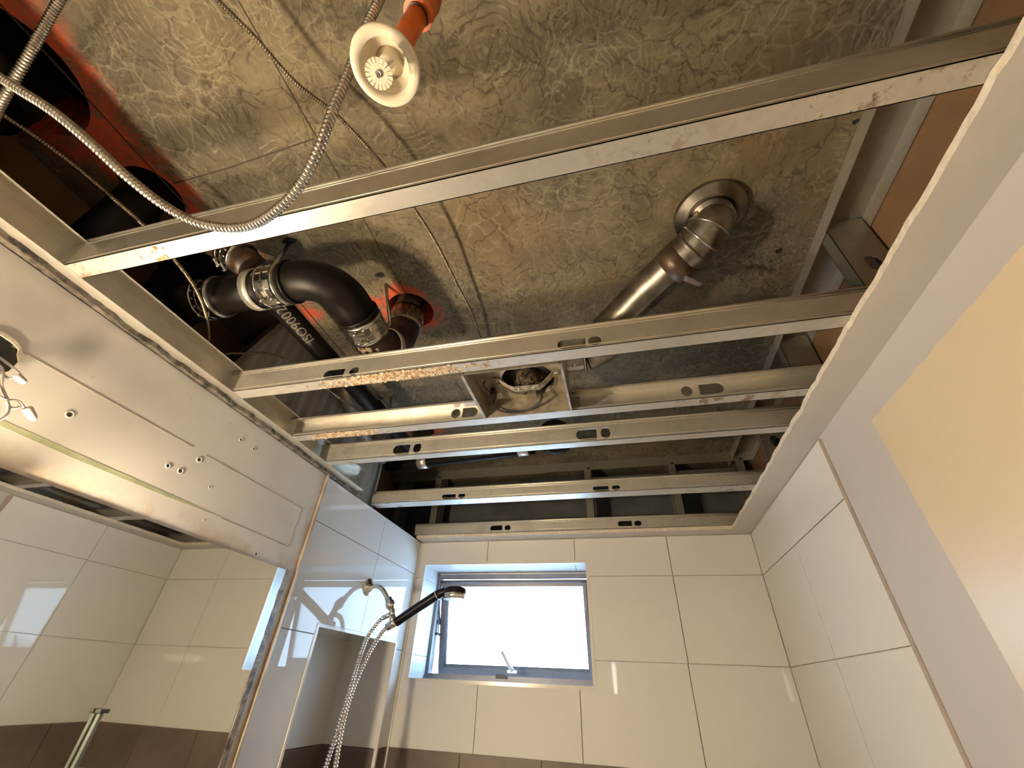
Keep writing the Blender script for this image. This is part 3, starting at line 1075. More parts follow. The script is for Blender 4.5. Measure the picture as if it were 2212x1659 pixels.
# band hangers
def hanger(cx, cy, cz, axis, r, top, label, tilt=0):
    o = thing('pipe_hanger', (cx, cy, cz), label, 'pipe hanger', 'steel pipe hangers')
    axis = Vector(axis)
    hb = MB().lathe([(r + .001, -.011), (r + .004, -.011), (r + .004, .011), (r + .001, .011)], (cx, cy, cz), axis, 40)
    hb.build('hanger_band', M['galv'], o)
    t0 = Vector((cx, cy, cz + r + .006))
    MB().tube([t0, Vector(top)], .005, 10).build('threaded_rod', M['steel'], o)
    b = MB().lathe([(0, 0), (.009, 0), (.009, .008), (0, .008)], t0, (0, 0, 1), 6, smooth=False)
    b.build('hanger_nut', M['steel'], o)
    return o


hanger(-.795, .503, .762, (1, 0, 0), RP + .001, (-.788, .505, ZS), 'steel band hanger round the straight black waste pipe')
hanger(-.578, .757, .762, (0, .82, .57), RP + .003, (-.594, .690, ZS), 'steel band hanger round the stained waste elbow under the slab hole')

# vertical stack behind the left wall with a tee and an upper branch
st = thing('waste_stack', (-1.06, .45, .3), 'thick black waste stack in the dark left cavity', 'pipe')
MB().tube([(-1.075, .505, .30), (-1.075, .505, ZS)], .062, 36).build('stack_pipe', M['black_pipe'], st)
MB().tube([(-1.075, .505, .762), (-.955, .505, .762)], .054, 32).build('tee_branch', M['black_pipe'], st)
MB().tube([(-1.075, .505, .66), (-1.075, .505, .87)], .068, 36).build('tee_hub', M['black_pipe'], st)
MB().tube([(-1.04, .31, .70), (-1.04, .31, 1.10)], .052, 32).build('stack_pipe', M['black_pipe'], st)
b_ = thing('branch_pipe', (-.84, .43, .78), 'short stained branch pipe with coupling above the straight waste pipe', 'pipe')
MB().tube(spline([(-1.03, .36, .90), (-.94, .40, .88), (-.865, .433, .85), (-.832, .450, .825), (-.80, .47, .80)], .02), .037, 28).build('pipe_body', M['rusty_pipe'], b_)
coupling(b_, (-.845, .442, .836), (.78, .40, -.45), .037, .045, rot=.5)
b_ = thing('soil_pipe', (-1.08, .04, .5), 'large black soil pipe rising through the big slab hole', 'pipe')
MB().tube([(-1.10, .02, .45), (-1.10, .02, 1.1)], .085, 40).build('pipe_body', M['black_pipe'], b_)
MB().tube([(-1.10, .02, .86), (-1.10, .02, .92)], .096, 40).build('pipe_hub', M['black_pipe'], b_)

# small black pipe with printed letters, along the left side
lp = thing('printed_pipe', (-.82, .9, .77), 'thin black pipe with printed cream letters running under the slab', 'pipe')
RS = .0285
PX, PZ = -.822, .806
MB().tube([(PX, .556, PZ), (PX, 1.42, PZ)], RS, 32).build('pipe_body', M['black_pipe'], lp)
MB().tube([(PX, 1.10, PZ), (PX, 1.16, PZ)], RS + .006, 32).build('pipe_hub', M['black_pipe'], lp)
cu = bpy.data.curves.new('printed_text', 'FONT')
cu.body = 'ISO9002-1'
cu.size = .037
cu.extrude = .0002
cu.space_character = 1.05
cu.align_x = 'LEFT'
cu.align_y = 'CENTER'
to = bpy.data.objects.new('tmp_text', cu)
COL.objects.link(to)
dg = bpy.context.evaluated_depsgraph_get()
tme = bpy.data.meshes.new_from_object(to.evaluated_get(dg))
bpy.data.objects.remove(to)
bm = bmesh.new()
bm.from_mesh(tme)
bmesh.ops.triangulate(bm, faces=bm.faces[:])
for _ in range(2):
    bmesh.ops.subdivide_edges(bm, edges=[e for e in bm.edges if e.calc_length() > .003], cuts=2)
    bmesh.ops.triangulate(bm, faces=bm.faces[:])
bm.to_mesh(tme)
bm.free()
tb_ = MB()
vs = []
for v in tme.vertices:
    x, y, z = v.co
    th = y / RS
    # reading direction -y, letter tops towards -x / down; wrapped on the pipe
    n0 = Vector((.62, 0, -.785))
    vup = Vector((-.785, 0, -.62))
    nn = n0 * cos(th) + vup * sin(th)
    vs.append(Vector((PX, .718 - x * 1.0, PZ)) + nn * (RS + .0006 + z))
tb_.add(vs, [list(p.vertices) for p in tme.polygons])
tb_.build('printed_letters', M['text'], lp)
bpy.data.meshes.remove(tme)
for k, (c, top) in enumerate((((-.822, 1.225, .806), (-.86, 1.245, ZS)),)):
    hanger(*c, (0, 1, 0), RS + .001, top, 'small steel hanger on the thin printed black pipe')

# bent beige pipe
o = thing('beige_pipe', (-.97, 1.2, .6), 'bent beige plastic pipe behind the joists at left', 'pipe')
MB().tube(spline([(-.935, 1.03, .95), (-.935, 1.06, .86), (-.955, 1.17, .84), (-.985, 1.32, .82), (-.99, 1.50, .80)], .02), .021, 24).build('pipe_body', M['beige_pipe'], o)

# far pipe with trap, between the last joists
o = thing('tub_drain_pipe', (-.5, 1.5, .78), 'black drain pipe with looped trap between the far joists', 'pipe')
pth = [(-1.00, 1.565, .80), (-.84, 1.55, .80), (-.5, 1.515, .80), (-.30, 1.49, .80)]
MB().tube(pth, .026, 26).build('pipe_body', M['black_pipe'], o)
tor = arc_pts((-.205, 1.470, .83), 0, 2 * pi, .050, (1, 0, 0), (0, .80, -.60), 40)
MB().tube(tor, .026, 22).build('trap_loop', M['black_pipe'], o)
MB().tube([(-.20, 1.36, .86), (-.192, 1.352, .953)], .028, 24).build('trap_riser', M['black_pipe'], o)
for cx, cy in ((-.812, 1.545), (-.342, 1.49)):
    MB().lathe([(.026, -.022), (.031, -.022), (.031, .022), (.026, .022)], (cx, cy, .80), (1, -.1, 0), 30).build('clamp_band', M['galv'], o)
o = thing('riser_stub', (-.84, 1.53, .85), 'stubby dark pipe going up a slab hole beyond the rusty joists', 'pipe')
MB().tube([(-.84, 1.53, .84), (-.84, 1.53, 1.1)], .040, 26).build('pipe_body', M['rusty_pipe'], o)
MB().lathe([(.040, -.012), (.044, -.012), (.044, .012), (.040, .012)], (-.84, 1.53, .885), (0, 0, 1), 30).build('clamp_band', M['conduit_dark'], o)

# things in the far right corner
o = thing('rolled_flashing', (.63, 1.68, .75), 'short rolled sheet-metal sleeve in the far right cavity', 'sheet metal')
MB().tube([(.640, 1.60, .80), (.640, 1.74, .92)], .018, 18, cap=False).build('sleeve', M['galv_dark'], o)

# ------------------------------------------------------------------ sheet-metal duct with collar
du = thing('exhaust_duct', (.25, .72, .80), 'dented round metal exhaust duct running from slab collar to the fan', 'duct')
MB().lathe([(.050, .012), (.052, -.020), (.057, -.0235), (.062, -.0225), (.081, -.0105), (.0835, -.0100), (.0835, -.001), (.050, -.001)], (.302, .648, ZS), (0, 0, 1), 96, smooth=False).build('duct_collar', M['duct'], du)
MB().tube([(.302, .648, .915), (.302, .648, 1.12)], .0495, 40).build('duct_riser', M['duct'], du)
elb = spline([(.302, .648, .950), (.299, .650, .925), (.288, .659, .905), (.270, .676, .892), (.246, .697, .885)], .006)
RR = []
for i in range(len(elb)):
    RR.append(.0485 + (.0022 if i % 8 == 0 else 0))
MB().tube(elb, RR, 40).build('duct_elbow', M['duct'], du)
# elbow gore beads
for k in (int(len(elb) * .45), int(len(elb) * .72)):
    d_ = (elb[k + 1] - elb[k - 1])
    MB().lathe([(.047, -.003), (.052, -.0022), (.0525, 0), (.052, .0022), (.047, .003)], elb[k], d_, 40).build('duct_bead', M['steel'], du)
run = spline([(.256, .688, .886), (.226, .714, .879), (.15, .783, .868), (.075, .855, .850), (.03, .898, .842)], .01)
rb = MB()
P0 = len(rb.v)
rb.tube(run, .049, 40)
# a long dent along the side that faces down
dirn = (run[-1] - run[0]).normalized()
for v in rb.v:
    # distance from the axis, radial direction
    tt = (v - run[0]).dot(dirn)
    c_ = run[0] + dirn * tt
    rd = (v - c_)
    if rd.length > .02:
        ang_ = rd.normalized().dot(Vector((.55, .35, -.76)).normalized())
        if ang_ > .80 and tt > .03:
            v -= rd * min(.22, (ang_ - .80) * 1.6)
rb.build('duct_run', M['duct'], du)
MB().tube([Vector((.236, .706, .8815)), Vector((.200, .738, .876))], .0505, 40).build('tape_wrap', M['tape'], du)
# loose tail of foil tape
tp = []
for k in range(9):
    s_ = k / 8
    base = Vector((.205, .728, .832)).lerp(Vector((.262, .742, .812)), s_) + Vector((0, 0, .006 * sin(s_ * 5)))
    w = .020 * (1 - .45 * s_)
    tp += [base + Vector((-.3, .5, .2)) * w, base - Vector((-.3, .5, .2)) * w]
b = MB().add(tp, [(2 * k, 2 * k + 1, 2 * k + 3, 2 * k + 2) for k in range(8)], True)
b.add([p + Vector((0, 0, .0008)) for p in tp], [(2 * k + 1, 2 * k, 2 * k + 2, 2 * k + 3) for k in range(8)], True)
b.build('tape_tail', M['tape'], du)
# lower end down to the fan spigot
MB().tube(spline([(.035, .893, .843), (.04, .86, .80), (.05, .81, .74), (.040, .775, .70), (.008, .772, .668), (-.030, .775, .656)], .01), .037, 36).build('lower_bend', M['duct'], du)

# ------------------------------------------------------------------ extractor fan
fn = thing('extractor_fan', (-.195, .79, ZJ), 'open dusty metal extractor fan housing between two joists', 'extractor fan')
fx0, fx1, fy0, fy1 = -.307, -.083, .6925, .884
t_ = .0014
zt = .682
MB().box(fx0, fx0 + t_, fy0, fy1, .572, zt).build('housing_side', M['fan'], fn)
MB().box(fx1 - t_, fx1, fy0, fy1, .572, zt).build('housing_side', M['fan'], fn)
MB().box(fx0, fx1, fy0, fy0 + t_, .572, zt).build('housing_side', M['fan'], fn)
MB().box(fx0, fx1, fy1 - t_, fy1, .572, zt).build('housing_side', M['fan'], fn)
MB().box(fx0, fx1, fy0, fy1, zt - t_, zt).build('housing_top', M['fan'], fn)
MB().box(fx0 - .006, fx0 + t_, fy0, fy1, .571, .5725).build('housing_rim', M['fan'], fn)
MB().box(fx1 - t_, fx1 + .004, fy0, fy1, .571, .5725).build('housing_rim', M['fan'], fn)
fc = (-.178, .806)
ZP = .624
MB().plate(rect(fx0 + t_, fx1 - t_, fy0 + t_, fy1 - t_), [circle(fc[0], fc[1], .066, 40)], (0, 0, ZP), (1, 0, 0), (0, 1, 0), (0, 0, 1), .0012).build('inlet_plate', M['fan'], fn)
MB().lathe([(.066, .012), (.066, .0), (.0685, -.002), (.071, 0)], (fc[0], fc[1], ZP), (0, 0, 1), 40).build('inlet_ring', M['fan'], fn)
MB().tube([(fc[0], fc[1], ZP + .02), (fc[0], fc[1], zt - .01)], .075, 40, cap=True).build('scroll_shade_drum', M['dark'], fn)  # solid dark drum whose colour stands for the shade inside the scroll
# impeller blades and motor
b = MB()
for k in range(22):
    a_ = 2 * pi * k / 22
    c0 = Vector((fc[0] + .052 * cos(a_), fc[1] + .052 * sin(a_), 0))
    c1 = Vector((fc[0] + .061 * cos(a_ + .12), fc[1] + .061 * sin(a_ + .12), 0))
    n_ = Vector((-sin(a_), cos(a_), 0)) * .0006
    b.add([c0 + Vector((0, 0, .638)), c1 + Vector((0, 0, .638)), c1 + Vector((0, 0, .66)), c0 + Vector((0, 0, .66)),
           c0 + n_ + Vector((0, 0, .638)), c1 + n_ + Vector((0, 0, .638)), c1 + n_ + Vector((0, 0, .66)), c0 + n_ + Vector((0, 0, .66))],
          [(0, 1, 2, 3), (7, 6, 5, 4), (0, 4, 5, 1), (2, 6, 7, 3), (1, 5, 6, 2), (3, 7, 4, 0)])
b.build('impeller', M['dark'], fn)
mo = MB().lathe([(0, -.026), (.008, -.026), (.010, -.018), (.024, -.016), (.030, -.010), (.031, .012), (.026, .018), (0, .018)], (fc[0], fc[1], .626), (0, 0, 1), 30).build('motor', M['lint'], fn)
mo['label'] = 'motor caked in brown lint'
b = MB()
for k in range(90):
    a_ = random.uniform(0, 2 * pi)
    rr_ = random.uniform(.005, .036)
    c = Vector((fc[0] + rr_ * cos(a_), fc[1] + rr_ * sin(a_), .612 + random.uniform(-.006, .012)))
    d = Vector((random.uniform(-1, 1), random.uniform(-1, 1), random.uniform(-.6, .3))) * .012
    b.tube([c, c + d * .5 + Vector((0, 0, -.002)), c + d], [.0018, .0022, .0006], 5)
tag(b.build('lint_tufts', M['lint'], fn), kind='stuff')
# bracket across the inlet
zb = .600
pts = [(-.264, .790, .620), (-.248, .791, .619), (-.224, .800, .602), (-.212, .803, .597), (-.150, .804, .597), (-.138, .800, .602), (-.112, .786, .618), (-.098, .784, .620)]
b = MB()
wv = Vector((0, .0105, 0))
vs = []
for p in pts:
    p = Vector(p)
    vs += [p - wv, p + wv, p + wv + Vector((0, 0, .0015)), p - wv + Vector((0, 0, .0015))]
fs = []
for k in range(len(pts) - 1):
    a_ = 4 * k
    for i in range(4):
        fs.append((a_ + i, a_ + (i + 1) % 4, a_ + 4 + (i + 1) % 4, a_ + 4 + i))
fs += [(0, 1, 2, 3), (len(vs) - 4, len(vs) - 3, len(vs) - 2, len(vs) - 1)]
b.add(vs, fs)
M['dusty'] = simple('dusty_bracket_metal', (.36, .31, .235), .6, .3, var=.3, vscale=70)
b.build('motor_bracket', M['dusty'], fn)
b = MB()
for px_, py_, pz_ in ((-.256, .790, .619), (-.105, .785, .619), (-.200, .803, .597), (-.163, .804, .597)):
    b.lathe([(0, -.003), (.003, -.0028), (.0042, 0)], (px_, py_, pz_), (0, 0, 1), 12)
b.build('bracket_screw', M['steel'], fn)
MB().bbox(-.281, -.268, .818, .842, .600, .622, .002).build('wire_connector', M['wire_blk'], fn)
b = MB()
b.tube(spline([(-.276, .838, .605), (-.277, .862, .590), (-.250, .878, .582), (-.205, .880, .580), (-.165, .868, .588), (-.150, .850, .602), (-.152, .815, .610)], .004), .0023, 8)
b.tube(spline([(-.273, .838, .603), (-.268, .858, .592), (-.245, .872, .584), (-.205, .877, .581), (-.168, .866, .589), (-.153, .850, .602), (-.155, .815, .611)], .004), .0019, 8)
b.tube(spline([(-.276, .818, .61), (-.284, .805, .606), (-.290, .790, .612), (-.283, .782, .618)], .004), .0020, 8)
b.build('fan_wire', M['wire_blk'], fn)
MB().box(-.192, -.165, .842, .866, .606, .6235).build('terminal_tab', M['fan'], fn)
MB().box(-.277, -.258, .846, .872, .6225, .6238).build('rating_label', M['trim_white'], fn)
MB().box(-.300, -.262, .72, .765, .6222, .6238).build('cover_flap', M['fan'], fn)
# outlet spigot and mounting ear
MB().tube([(fx1 - .002, .775, .655), (fx1 + .052, .775, .655)], .036, 36, cap=False).build('outlet_spigot', M['steel'], fn)
MB().lathe([(.036, -.003), (.040, -.002), (.041, 0), (.040, .002), (.036, .003)], (fx1 + .050, .775, .655), (1, 0, 0), 36).build('spigot_bead', M['steel'], fn)
MB().lathe([(0, .002), (.004, .0015), (.005, 0)], (fx1 + .024, .775 - .010, .655 - .035), (0, -.25, -1), 12).build('spigot_screw', M['steel'], fn)
MB().box(fx1, fx1 + .024, .900, .9014, .578, .624).build('mounting_ear', M['galv_dark'], fn)

# ------------------------------------------------------------------ conduits
c1 = [(-0.219, 0.066, 0.800), (-0.236, 0.085, 0.740), (-0.253, 0.103, 0.680), (-0.273, 0.127, 0.625), (-0.290, 0.145, 0.580), (-0.313, 0.170, 0.540), (-0.350, 0.197, 0.515),
      (-.392, .215, .500), (-.443, .228, .500), (-.488, .226, .503), (-.533, .211, .510), (-.566, .183, .520), (-.600, .145, .540), (-.638, .104, .570),
      (-.681, .069, .600), (-.734, .039, .630), (-.813, .005, .680), (-.95, -.05, .76)]
c1 = [(-.205, .02, .95), (-.21, .045, .88)] + c1
tag(corrugated(c1, .0063, .0058, .30, 6, 14).build('flexible_conduit', M['conduit']), 'thick flexible steel conduit sagging in a loop below the nearest joist', 'conduit', 'armoured cables and conduits')
tag(corrugated([(-.66, -.08, .945), (-.715, -.033, .844), (-.735, -.018, .810), (-.756, .002, .766), (-.771, .020, .722), (-.800, .039, .688), (-.850, .062, .666), (-.942, .098, .666), (-1.03, .11, .666)], .0064, .0050, .28, 6, 12).build('flexible_conduit', M['conduit']),
    'flexible steel conduit crossing the upper left corner of the picture', 'conduit', 'armoured cables and conduits')
tag(corrugated([(-.907, .031, .720), (-.945, .070, .750), (-.944, .104, .760), (-.939, .163, .770), (-.917, .233, .760), (-.888, .291, .740), (-.870, .367, .715),
                (-.865, .423, .695), (-.895, .484, .690), (-.946, .546, .690), (-.985, .589, .680), (-1.03, .63, .66)], .0042, .0042, .28, 6, 10).build('armoured_cable', M['conduit_dark']),
    'thin armoured cable hanging in front of the waste stack at left', 'cable', 'armoured cables and conduits')
tag(corrugated([(-.99, .60, .63), (-1.0, .64, .70), (-.985, .69, .745), (-.955, .735, .775), (-.935, .80, .79), (-.925, .90, .80), (-.905, 1.02, .80), (-.885, 1.14, .81), (-.87, 1.28, .82), (-.87, 1.42, .84)], .0042, .0042, .28, 6, 10).build('armoured_cable', M['conduit_dark']),
    'thin armoured cable curving over the grey board beside the printed pipe', 'cable', 'armoured cables and conduits')
tag(corrugated([(-0.540, -0.090, 0.860), (-0.539, 0.011, 0.865), (-0.534, 0.041, 0.870), (-0.512, 0.095, 0.875), (-0.488, 0.170, 0.880), (-0.443, 0.242, 0.885), (-0.403, 0.348, 0.888), (-0.381, 0.451, 0.890), (-0.367, 0.559, 0.895), (-0.364, 0.706, 0.905), (-0.362, 0.825, 0.915), (-0.378, 0.998, 0.925), (-0.388, 1.140, 0.940), (-0.390, 1.400, 0.945)], .0042, .0042, .28, 6, 10).build('armoured_cable', M['conduit_dark']),
    'thin armoured cable running along the slab past the middle', 'cable', 'armoured cables and conduits')

# ------------------------------------------------------------------ sprinkler
sp = thing('sprinkler_head', (-.196, .113, .52), 'cream pendent sprinkler head with round cup, hanging from orange pipe', 'sprinkler')
tl = Vector((.05, .04, 1)).normalized()
SO = Vector((-.193, .114, .548))
MB().lathe([(.0155, .030), (.0158, .010), (.024, .006), (.0262, -.002), (.0265, -.0070), (.0365, -.0090), (.0380, -.0075), (.0382, -.0045), (.0300, -.0030), (.0285, .010), (.0265, .026), (.0155, .0312)], SO, tl, 56, closed=False).build('escutcheon_cup', M['white_plastic'], sp)
MB().lathe([(0, .020), (.0155, .020), (.0155, .012), (.010, .010), (.010, .002), (.007, .001), (0, .001)], SO, tl, 24).build('sprinkler_body', M['white_plastic'], sp)
a_ = tl.cross(Vector((0, 1, 0))).normalized()
b = MB()
for s_ in (-1, 1):
    b.tube([SO + tl * .004 + a_ * s_ * .009, SO - tl * .006 + a_ * s_ * .0125, SO - tl * .018 + a_ * s_ * .008, SO - tl * .026 + a_ * s_ * .002], .0022, 8)
b.build('frame_arm', M['white_plastic'], sp)
MB().tube([SO + tl * .002, SO - tl * .022], .0022, 10).build('glass_bulb', M['steel'], sp)
# slotted deflector disc
out = []
nt = 18
for k in range(nt):
    a0 = 2 * pi * k / nt
    w = 2 * pi / nt
    for f_, r_ in ((.0, .0142), (.14, .0092), (.26, .0142), (.62, .0146)):
        out.append((r_ * cos(a0 + f_ * w), r_ * sin(a0 + f_ * w)))
out2 = []
for k in range(nt):
    a0 = 2 * pi * k / nt
    w = 2 * pi / nt
    out2 += [((.0092) * cos(a0 - .09 * w), .0092 * sin(a0 - .09 * w)), (.0092 * cos(a0 + .09 * w), .0092 * sin(a0 + .09 * w)),
             (.0146 * cos(a0 + .12 * w), .0146 * sin(a0 + .12 * w)), (.0148 * cos(a0 + .5 * w), .0148 * sin(a0 + .5 * w)), (.0146 * cos(a0 + .88 * w), .0146 * sin(a0 + .88 * w))]
bb_ = tl.cross(a_)
MB().plate(out2, [circle(0, 0, .0022, 12)], SO - tl * .030, a_, bb_, tl, .0012).build('deflector', M['white_plastic'], sp)
MB().lathe([(.0021, 0), (.0036, 0), (.0036, -.0016), (.0021, -.0016)], SO - tl * .030, tl, 16, closed=True).build('deflector_screw', M['steel'], sp)
op = thing('orange_sprinkler_pipe', (-.18, .1, .57), 'orange plastic pipe and fitting feeding the sprinkler head', 'pipe')
ptop = Vector((-.163, .094, .672))
MB().tube([SO + tl * .020, ptop], .0125, 28).build('pipe_drop', M['orange'], op)
d_ = (ptop - SO).normalized()
pr = MB().tube([ptop - d_ * .024, ptop + d_ * .012] , .0178, 28)
pr.tube(spline([ptop + d_ * .008, ptop + d_ * .022 + Vector((0, -.004, 0)), ptop + d_ * .034 + Vector((0, -.018, 0)), ptop + d_ * .036 + Vector((0, -.050, 0))], .004), .0180, 28)
pr.build('elbow_fitting', M['orange'], op)
MB().tube([ptop + d_ * .036 + Vector((0, -.045, 0)), ptop + d_ * .04 + Vector((.02, -.5, 0))], .0125, 24).build('pipe_branch', M['orange'], op)
MB().tube([ptop - d_ * .0265, ptop - d_ * .0235], .0135, 28).build('pipe_cement', M['glue'], op)

# ------------------------------------------------------------------ left wall details
b = MB()
b.plate([(.20, .3145), (.36, .3150), (.47, .3135), (.64, .3125), (.815, .3100), (.64, .3045), (.47, .3035), (.36, .3055), (.20, .3050)], [], (XL + .0006, 0, 0), (0, 1, 0), (0, 0, 1), (-1, 0, 0), .001)
b.build('torn_paper_line', M['green_paper'], wl)
b = MB()
b.box(XL - .0005, XL + .0009, .30, .66, .4235, .4250).box(XL - .0005, XL + .0009, .70, 1.070, .4220, .4235)
b.box(XL - .0005, XL + .0009, .815, 1.068, .3075, .3090).box(XL - .0005, XL + .0009, 1.0665, 1.0680, .3075, .4235)
M['ridge'] = simple('old_paint_ridge', (.36, .30, .235), .8)
b.build('paint_ridge', M['ridge'], wl)
for (y, z, r) in ((.426, .368, .006), (.690, .406, .006), (.663, .365, .006), (.632, .363, .005), (.748, .361, .003), (1.045, .365, .003),
                  (.767, .501, .004), (.816, .499, .004), (.962, .261, .005), (.773, .290, .002)):
    MB().lathe([(r * 1.25, -.0006), (r * 1.2, .0012), (r * .75, .0010), (r * .7, -.0006)], (XL, y, z), (1, 0, 0), 14).build('crater_rim', M['leftwall'], wl)
    pts = [(y + r * .72 * (1 + .2 * sin(3 * a_)) * cos(a_), z + r * .72 * sin(a_)) for a_ in [2 * pi * k / 12 for k in range(12)]]
    MB().plate(pts, [], (XL + .0004, 0, 0), (0, 1, 0), (0, 0, 1), (-1, 0, 0), .0006).build('hole_shade_disc', M['hole_shade'], wl)  # flat disc, the hole's inner shade put into its colour

mi = thing('wall_mirror', (XL, .1, -.9), 'large frameless wall mirror on the left wall below the wires', 'mirror')
MB().box(XL + .0005, XL + .004, YF + .1, 1.092, -.90, .2485).build('mirror_glass', M['mirror'], mi)
rg = ragged(120, .006, .4, 2.2)
zz = [-.90 + (1.1485) * k / 119 for k in range(120)]
b = MB().plate([(1.086 + rg[k] * .35, zz[k]) for k in range(120)] + [(1.104 + .3 * rg[-1 - k], zz[-1 - k]) for k in range(120)], [], (XL + .0048, 0, 0), (0, 1, 0), (0, 0, 1), (-1, 0, 0), .002)
b.build('corroded_edge', M['mirror_edge'], mi)
M['bar'] = simple('dull_green_grey_metal', (.14, .16, .14), .35, .6)
sb = thing('mirror_side_bar', (-.93, .748, -.5), 'slim vertical metal bar with dark cap standing against the mirror', 'bar')
MB().bbox(-.941, -.934, .744, .752, -.60, -.064, .001).build('bar_body', M['bar'], sb)
MB().bbox(-.942, -.930, .739, .757, -.066, -.060, .001).build('bar_cap', M['dark'], sb)

# junction hole with wires
jb = thing('junction_box', (-.955, .285, .36), 'ragged round electrical hole in the left wall with hanging wires', 'junction box')
ring = circle(.285, .395, .036, 20)
ring = [(y + random.uniform(-.002, .002), z + random.uniform(-.002, .002)) for y, z in ring]
MB().plate(circle(.285, .395, .041, 20), [ring], (XL + .0035, 0, 0), (0, 1, 0), (0, 0, 1), (-1, 0, 0), .004).build('box_rim', M['gyp_core'], jb)
MB().plate(circle(.285, .395, .037, 20), [], (XL + .0006, 0, 0), (0, 1, 0), (0, 0, 1), (-1, 0, 0), .001).build('box_shade_disc', M['dark'], jb)  # dark sheet painted as the shade behind the rim, no real opening
for pts, mt in (([(-.95, .290, .39), (-.925, .305, .375), (-.92, .318, .350), (-.92, .335, .335), (-.915, .345, .315), (-.915, .338, .295), (-.91, .30, .26), (-.90, .27, .20)], 'wire'),
                ([(-.95, .296, .40), (-.925, .312, .385), (-.915, .325, .374), (-.92, .318, .366), (-.93, .306, .372)], 'wire'),
                ([(-.95, .285, .385), (-.922, .300, .350), (-.92, .325, .335), (-.918, .345, .338), (-.918, .352, .332), (-.918, .343, .326), (-.918, .335, .333), (-.918, .345, .340), (-.917, .358, .334)], 'wire'),
                ([(-.95, .280, .39), (-.915, .292, .340), (-.91, .315, .320), (-.905, .322, .295), (-.905, .300, .250), (-.895, .27, .16)], 'wire_blk'),
                ([(-.95, .292, .388), (-.92, .312, .345), (-.912, .334, .310), (-.908, .332, .280), (-.90, .30, .22)], 'wire')):
    MB().tube(spline(pts, .004), .0020, 8).build('wire', M[mt], jb)
MB().lathe([(0, .020), (.0035, .020), (.0060, .014), (.0070, -.002), (.0055, -.004), (0, -.004)], (-.917, .362, .334), (0, .85, -.55), 16).build('wire_nut', M['wire'], jb)
MB().lathe([(0, .014), (.003, .014), (.0055, .010), (.0060, -.002), (0, -.003)], (-.916, .322, .372), (.1, .9, -.3), 14).build('wire_nut', M['wire'], jb)

# vanity light hanging from the wires, just outside the picture; assumed from reflections and shadows
vl = thing('assumed_vanity_light', (-.90, .26, .10), 'assumed hanging two-bulb vanity light beside the mirror', 'lamp')
MB().bbox(-.925, -.900, .10, .40, .14, .18, .004).build('light_bar', M['chrome'], vl)
for y in (.15, .355):
    MB().lathe([(.014, 0), (.020, .004), (.022, .02), (.016, .03)], (-.885, y, .15), (0, 0, -1), 24).build('lamp_socket', M['chrome'], vl)
    MB().lathe([(.010, .022), (.014, .03), (.026, .045), (.030, .062), (.026, .080), (.014, .091), (0, .094)], (-.885, y, .16), (0, 0, -1), 28).build('light_bulb', M['bulb'], vl)

ws = thing('assumed_wall_sconce', (-.17, YF + .02, 0), 'assumed slim upright tube lamp, unseen on the wall behind the camera', 'lamp')  # unseen lamp, assumed and added for its streaks reflected in the tiles
MB().bbox(-.20, -.14, YF, YF + .02, -.03, .25, .004).build('back_plate', M['chrome'], ws)
MB().tube([(-.17, YF + .035, .0), (-.17, YF + .035, .22)], .014, 20).build('assumed_lamp_tube', M['assumed_sconce'], ws)

# ------------------------------------------------------------------ shower set
sh = thing('hand_shower', (-.80, 1.5, -.4), 'hand shower with black handle and ribbed metal hose by the window', 'shower')
FL = Vector((XL + .002, 1.545, .288))
MB().lathe([(0, .020), (.010, .020), (.012, .013), (.022, .009), (.030, .003), (.031, 0), (0, 0)], FL, (1, 0, 0), 36).build('wall_flange', M['chrome'], sh)
arm = spline([FL + Vector((.010, 0, 0)), (-.912, 1.545, .291), (-.885, 1.545, .278), (-.862, 1.545, .253), (-.848, 1.545, .236)], .004)
MB().tube(arm, .0085, 20).build('shower_arm', M['chrome'], sh)
dv = Vector((-.04, 0, .06)).normalized()
MB().lathe([(.010, -.016), (.013, -.015), (.013, -.002), (.017, 0), (.018, .014), (.015, .018), (.011, .026), (0, .026)], (-.846, 1.545, .236), -dv, 24).build('ball_joint', M['chrome'], sh)
MB().tube([(-.832, 1.545, .214), (-.822, 1.545, .190)], .0105, 20).build('diverter_body', M['chrome'], sh)
MB().tube([(-.826, 1.545, .200), (-.861, 1.545, .186)], .0085, 20).build('hose_outlet', M['chrome'], sh)
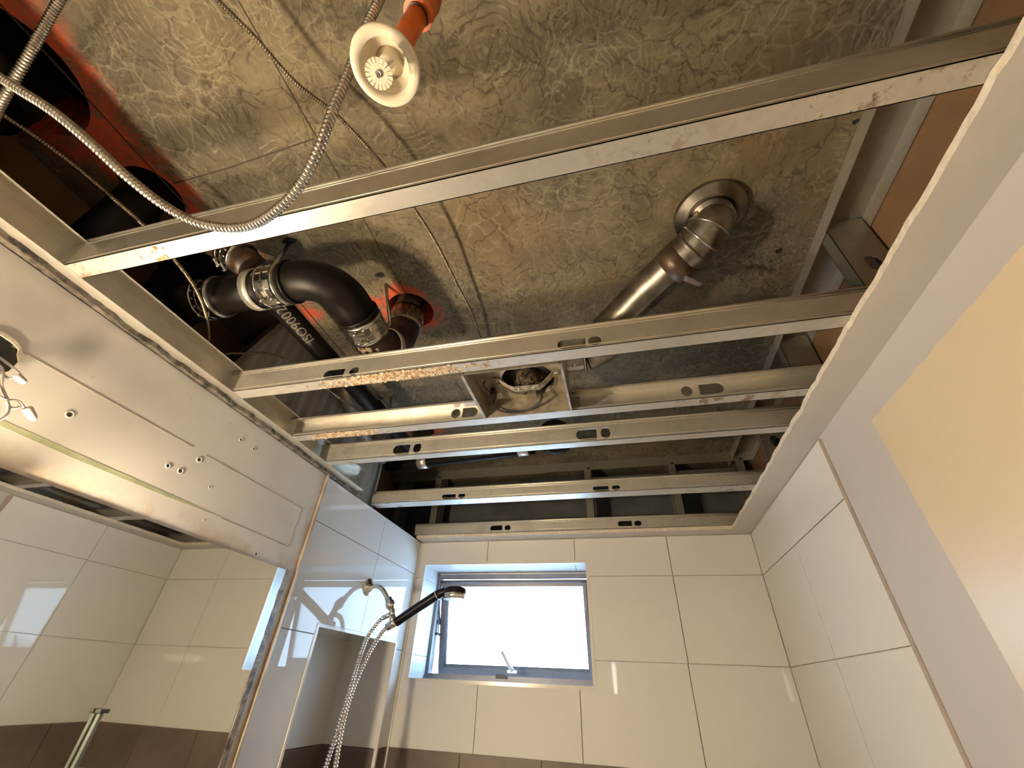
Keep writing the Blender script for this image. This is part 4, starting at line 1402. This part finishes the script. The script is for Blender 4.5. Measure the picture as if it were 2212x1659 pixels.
br = MB().tube([(-.838, 1.545, .158), (-.798, 1.545, .177)], .0135, 24).build('handset_holder', M['chrome'], sh)
MB().tube([(-.822, 1.545, .192), (-.820, 1.545, .170)], .012, 20).build('holder_neck', M['chrome'], sh)
hd = spline([(-.805, 1.545, .173), (-.74, 1.545, .214), (-.680, 1.545, .250), (-.662, 1.545, .260)], .006)
MB().tube(hd, [.0150 + .0015 * k / len(hd) for k in range(len(hd))], 24).build('handle', M['black_handle'], sh)
MB().tube([(-.664, 1.545, .259), (-.660, 1.545, .2612)], .0172, 24).build('handle_ring', M['chrome'], sh)
nk = spline([(-.661, 1.545, .2608), (-.640, 1.545, .270), (-.615, 1.545, .272), (-.590, 1.545, .270)], .005)
MB().tube(nk, [.0158 - .003 * min(1, k / 8) for k in range(len(nk))], 20).build('neck', M['black_handle'], sh)
HC = Vector((-.594, 1.545, .271))
hn = Vector((.04, -.02, -1)).normalized()
MB().lathe([(0, -.013), (.032, -.013), (.0385, -.009), (.0395, .006), (.0395, .008)], HC, hn, 40).build('spray_head', M['black_handle'], sh)
MB().lathe([(.0395, .007), (.040, .008), (.040, .022), (.038, .024), (.0355, .0245)], HC, hn, 40).build('spray_rim', M['chrome'], sh)
MB().lathe([(0, .0235), (.0360, .0242)], HC, hn, 36).build('spray_face', M['reveal'], sh)
h1 = [(-.861, 1.545, .186), (-.882, 1.540, .160), (-.896, 1.52, .11), (-.890, 1.49, .03), (-.884, 1.465, -.05), (-.892, 1.46, -.14), (-.903, 1.46, -.22), (-.91, 1.46, -.34), (-.90, 1.47, -.6), (-.88, 1.48, -.9)]
h2 = [(-.838, 1.545, .158), (-.856, 1.540, .130), (-.876, 1.525, .075), (-.886, 1.50, .00), (-.884, 1.475, -.07), (-.876, 1.46, -.14), (-.866, 1.455, -.22), (-.86, 1.45, -.34), (-.87, 1.47, -.6), (-.88, 1.48, -.9)]
corrugated(h1, .0074, .0085, .34, 6, 14).build('hose', M['chrome'], sh)
corrugated(h2, .0074, .0085, .34, 6, 14).build('hose', M['chrome'], sh)
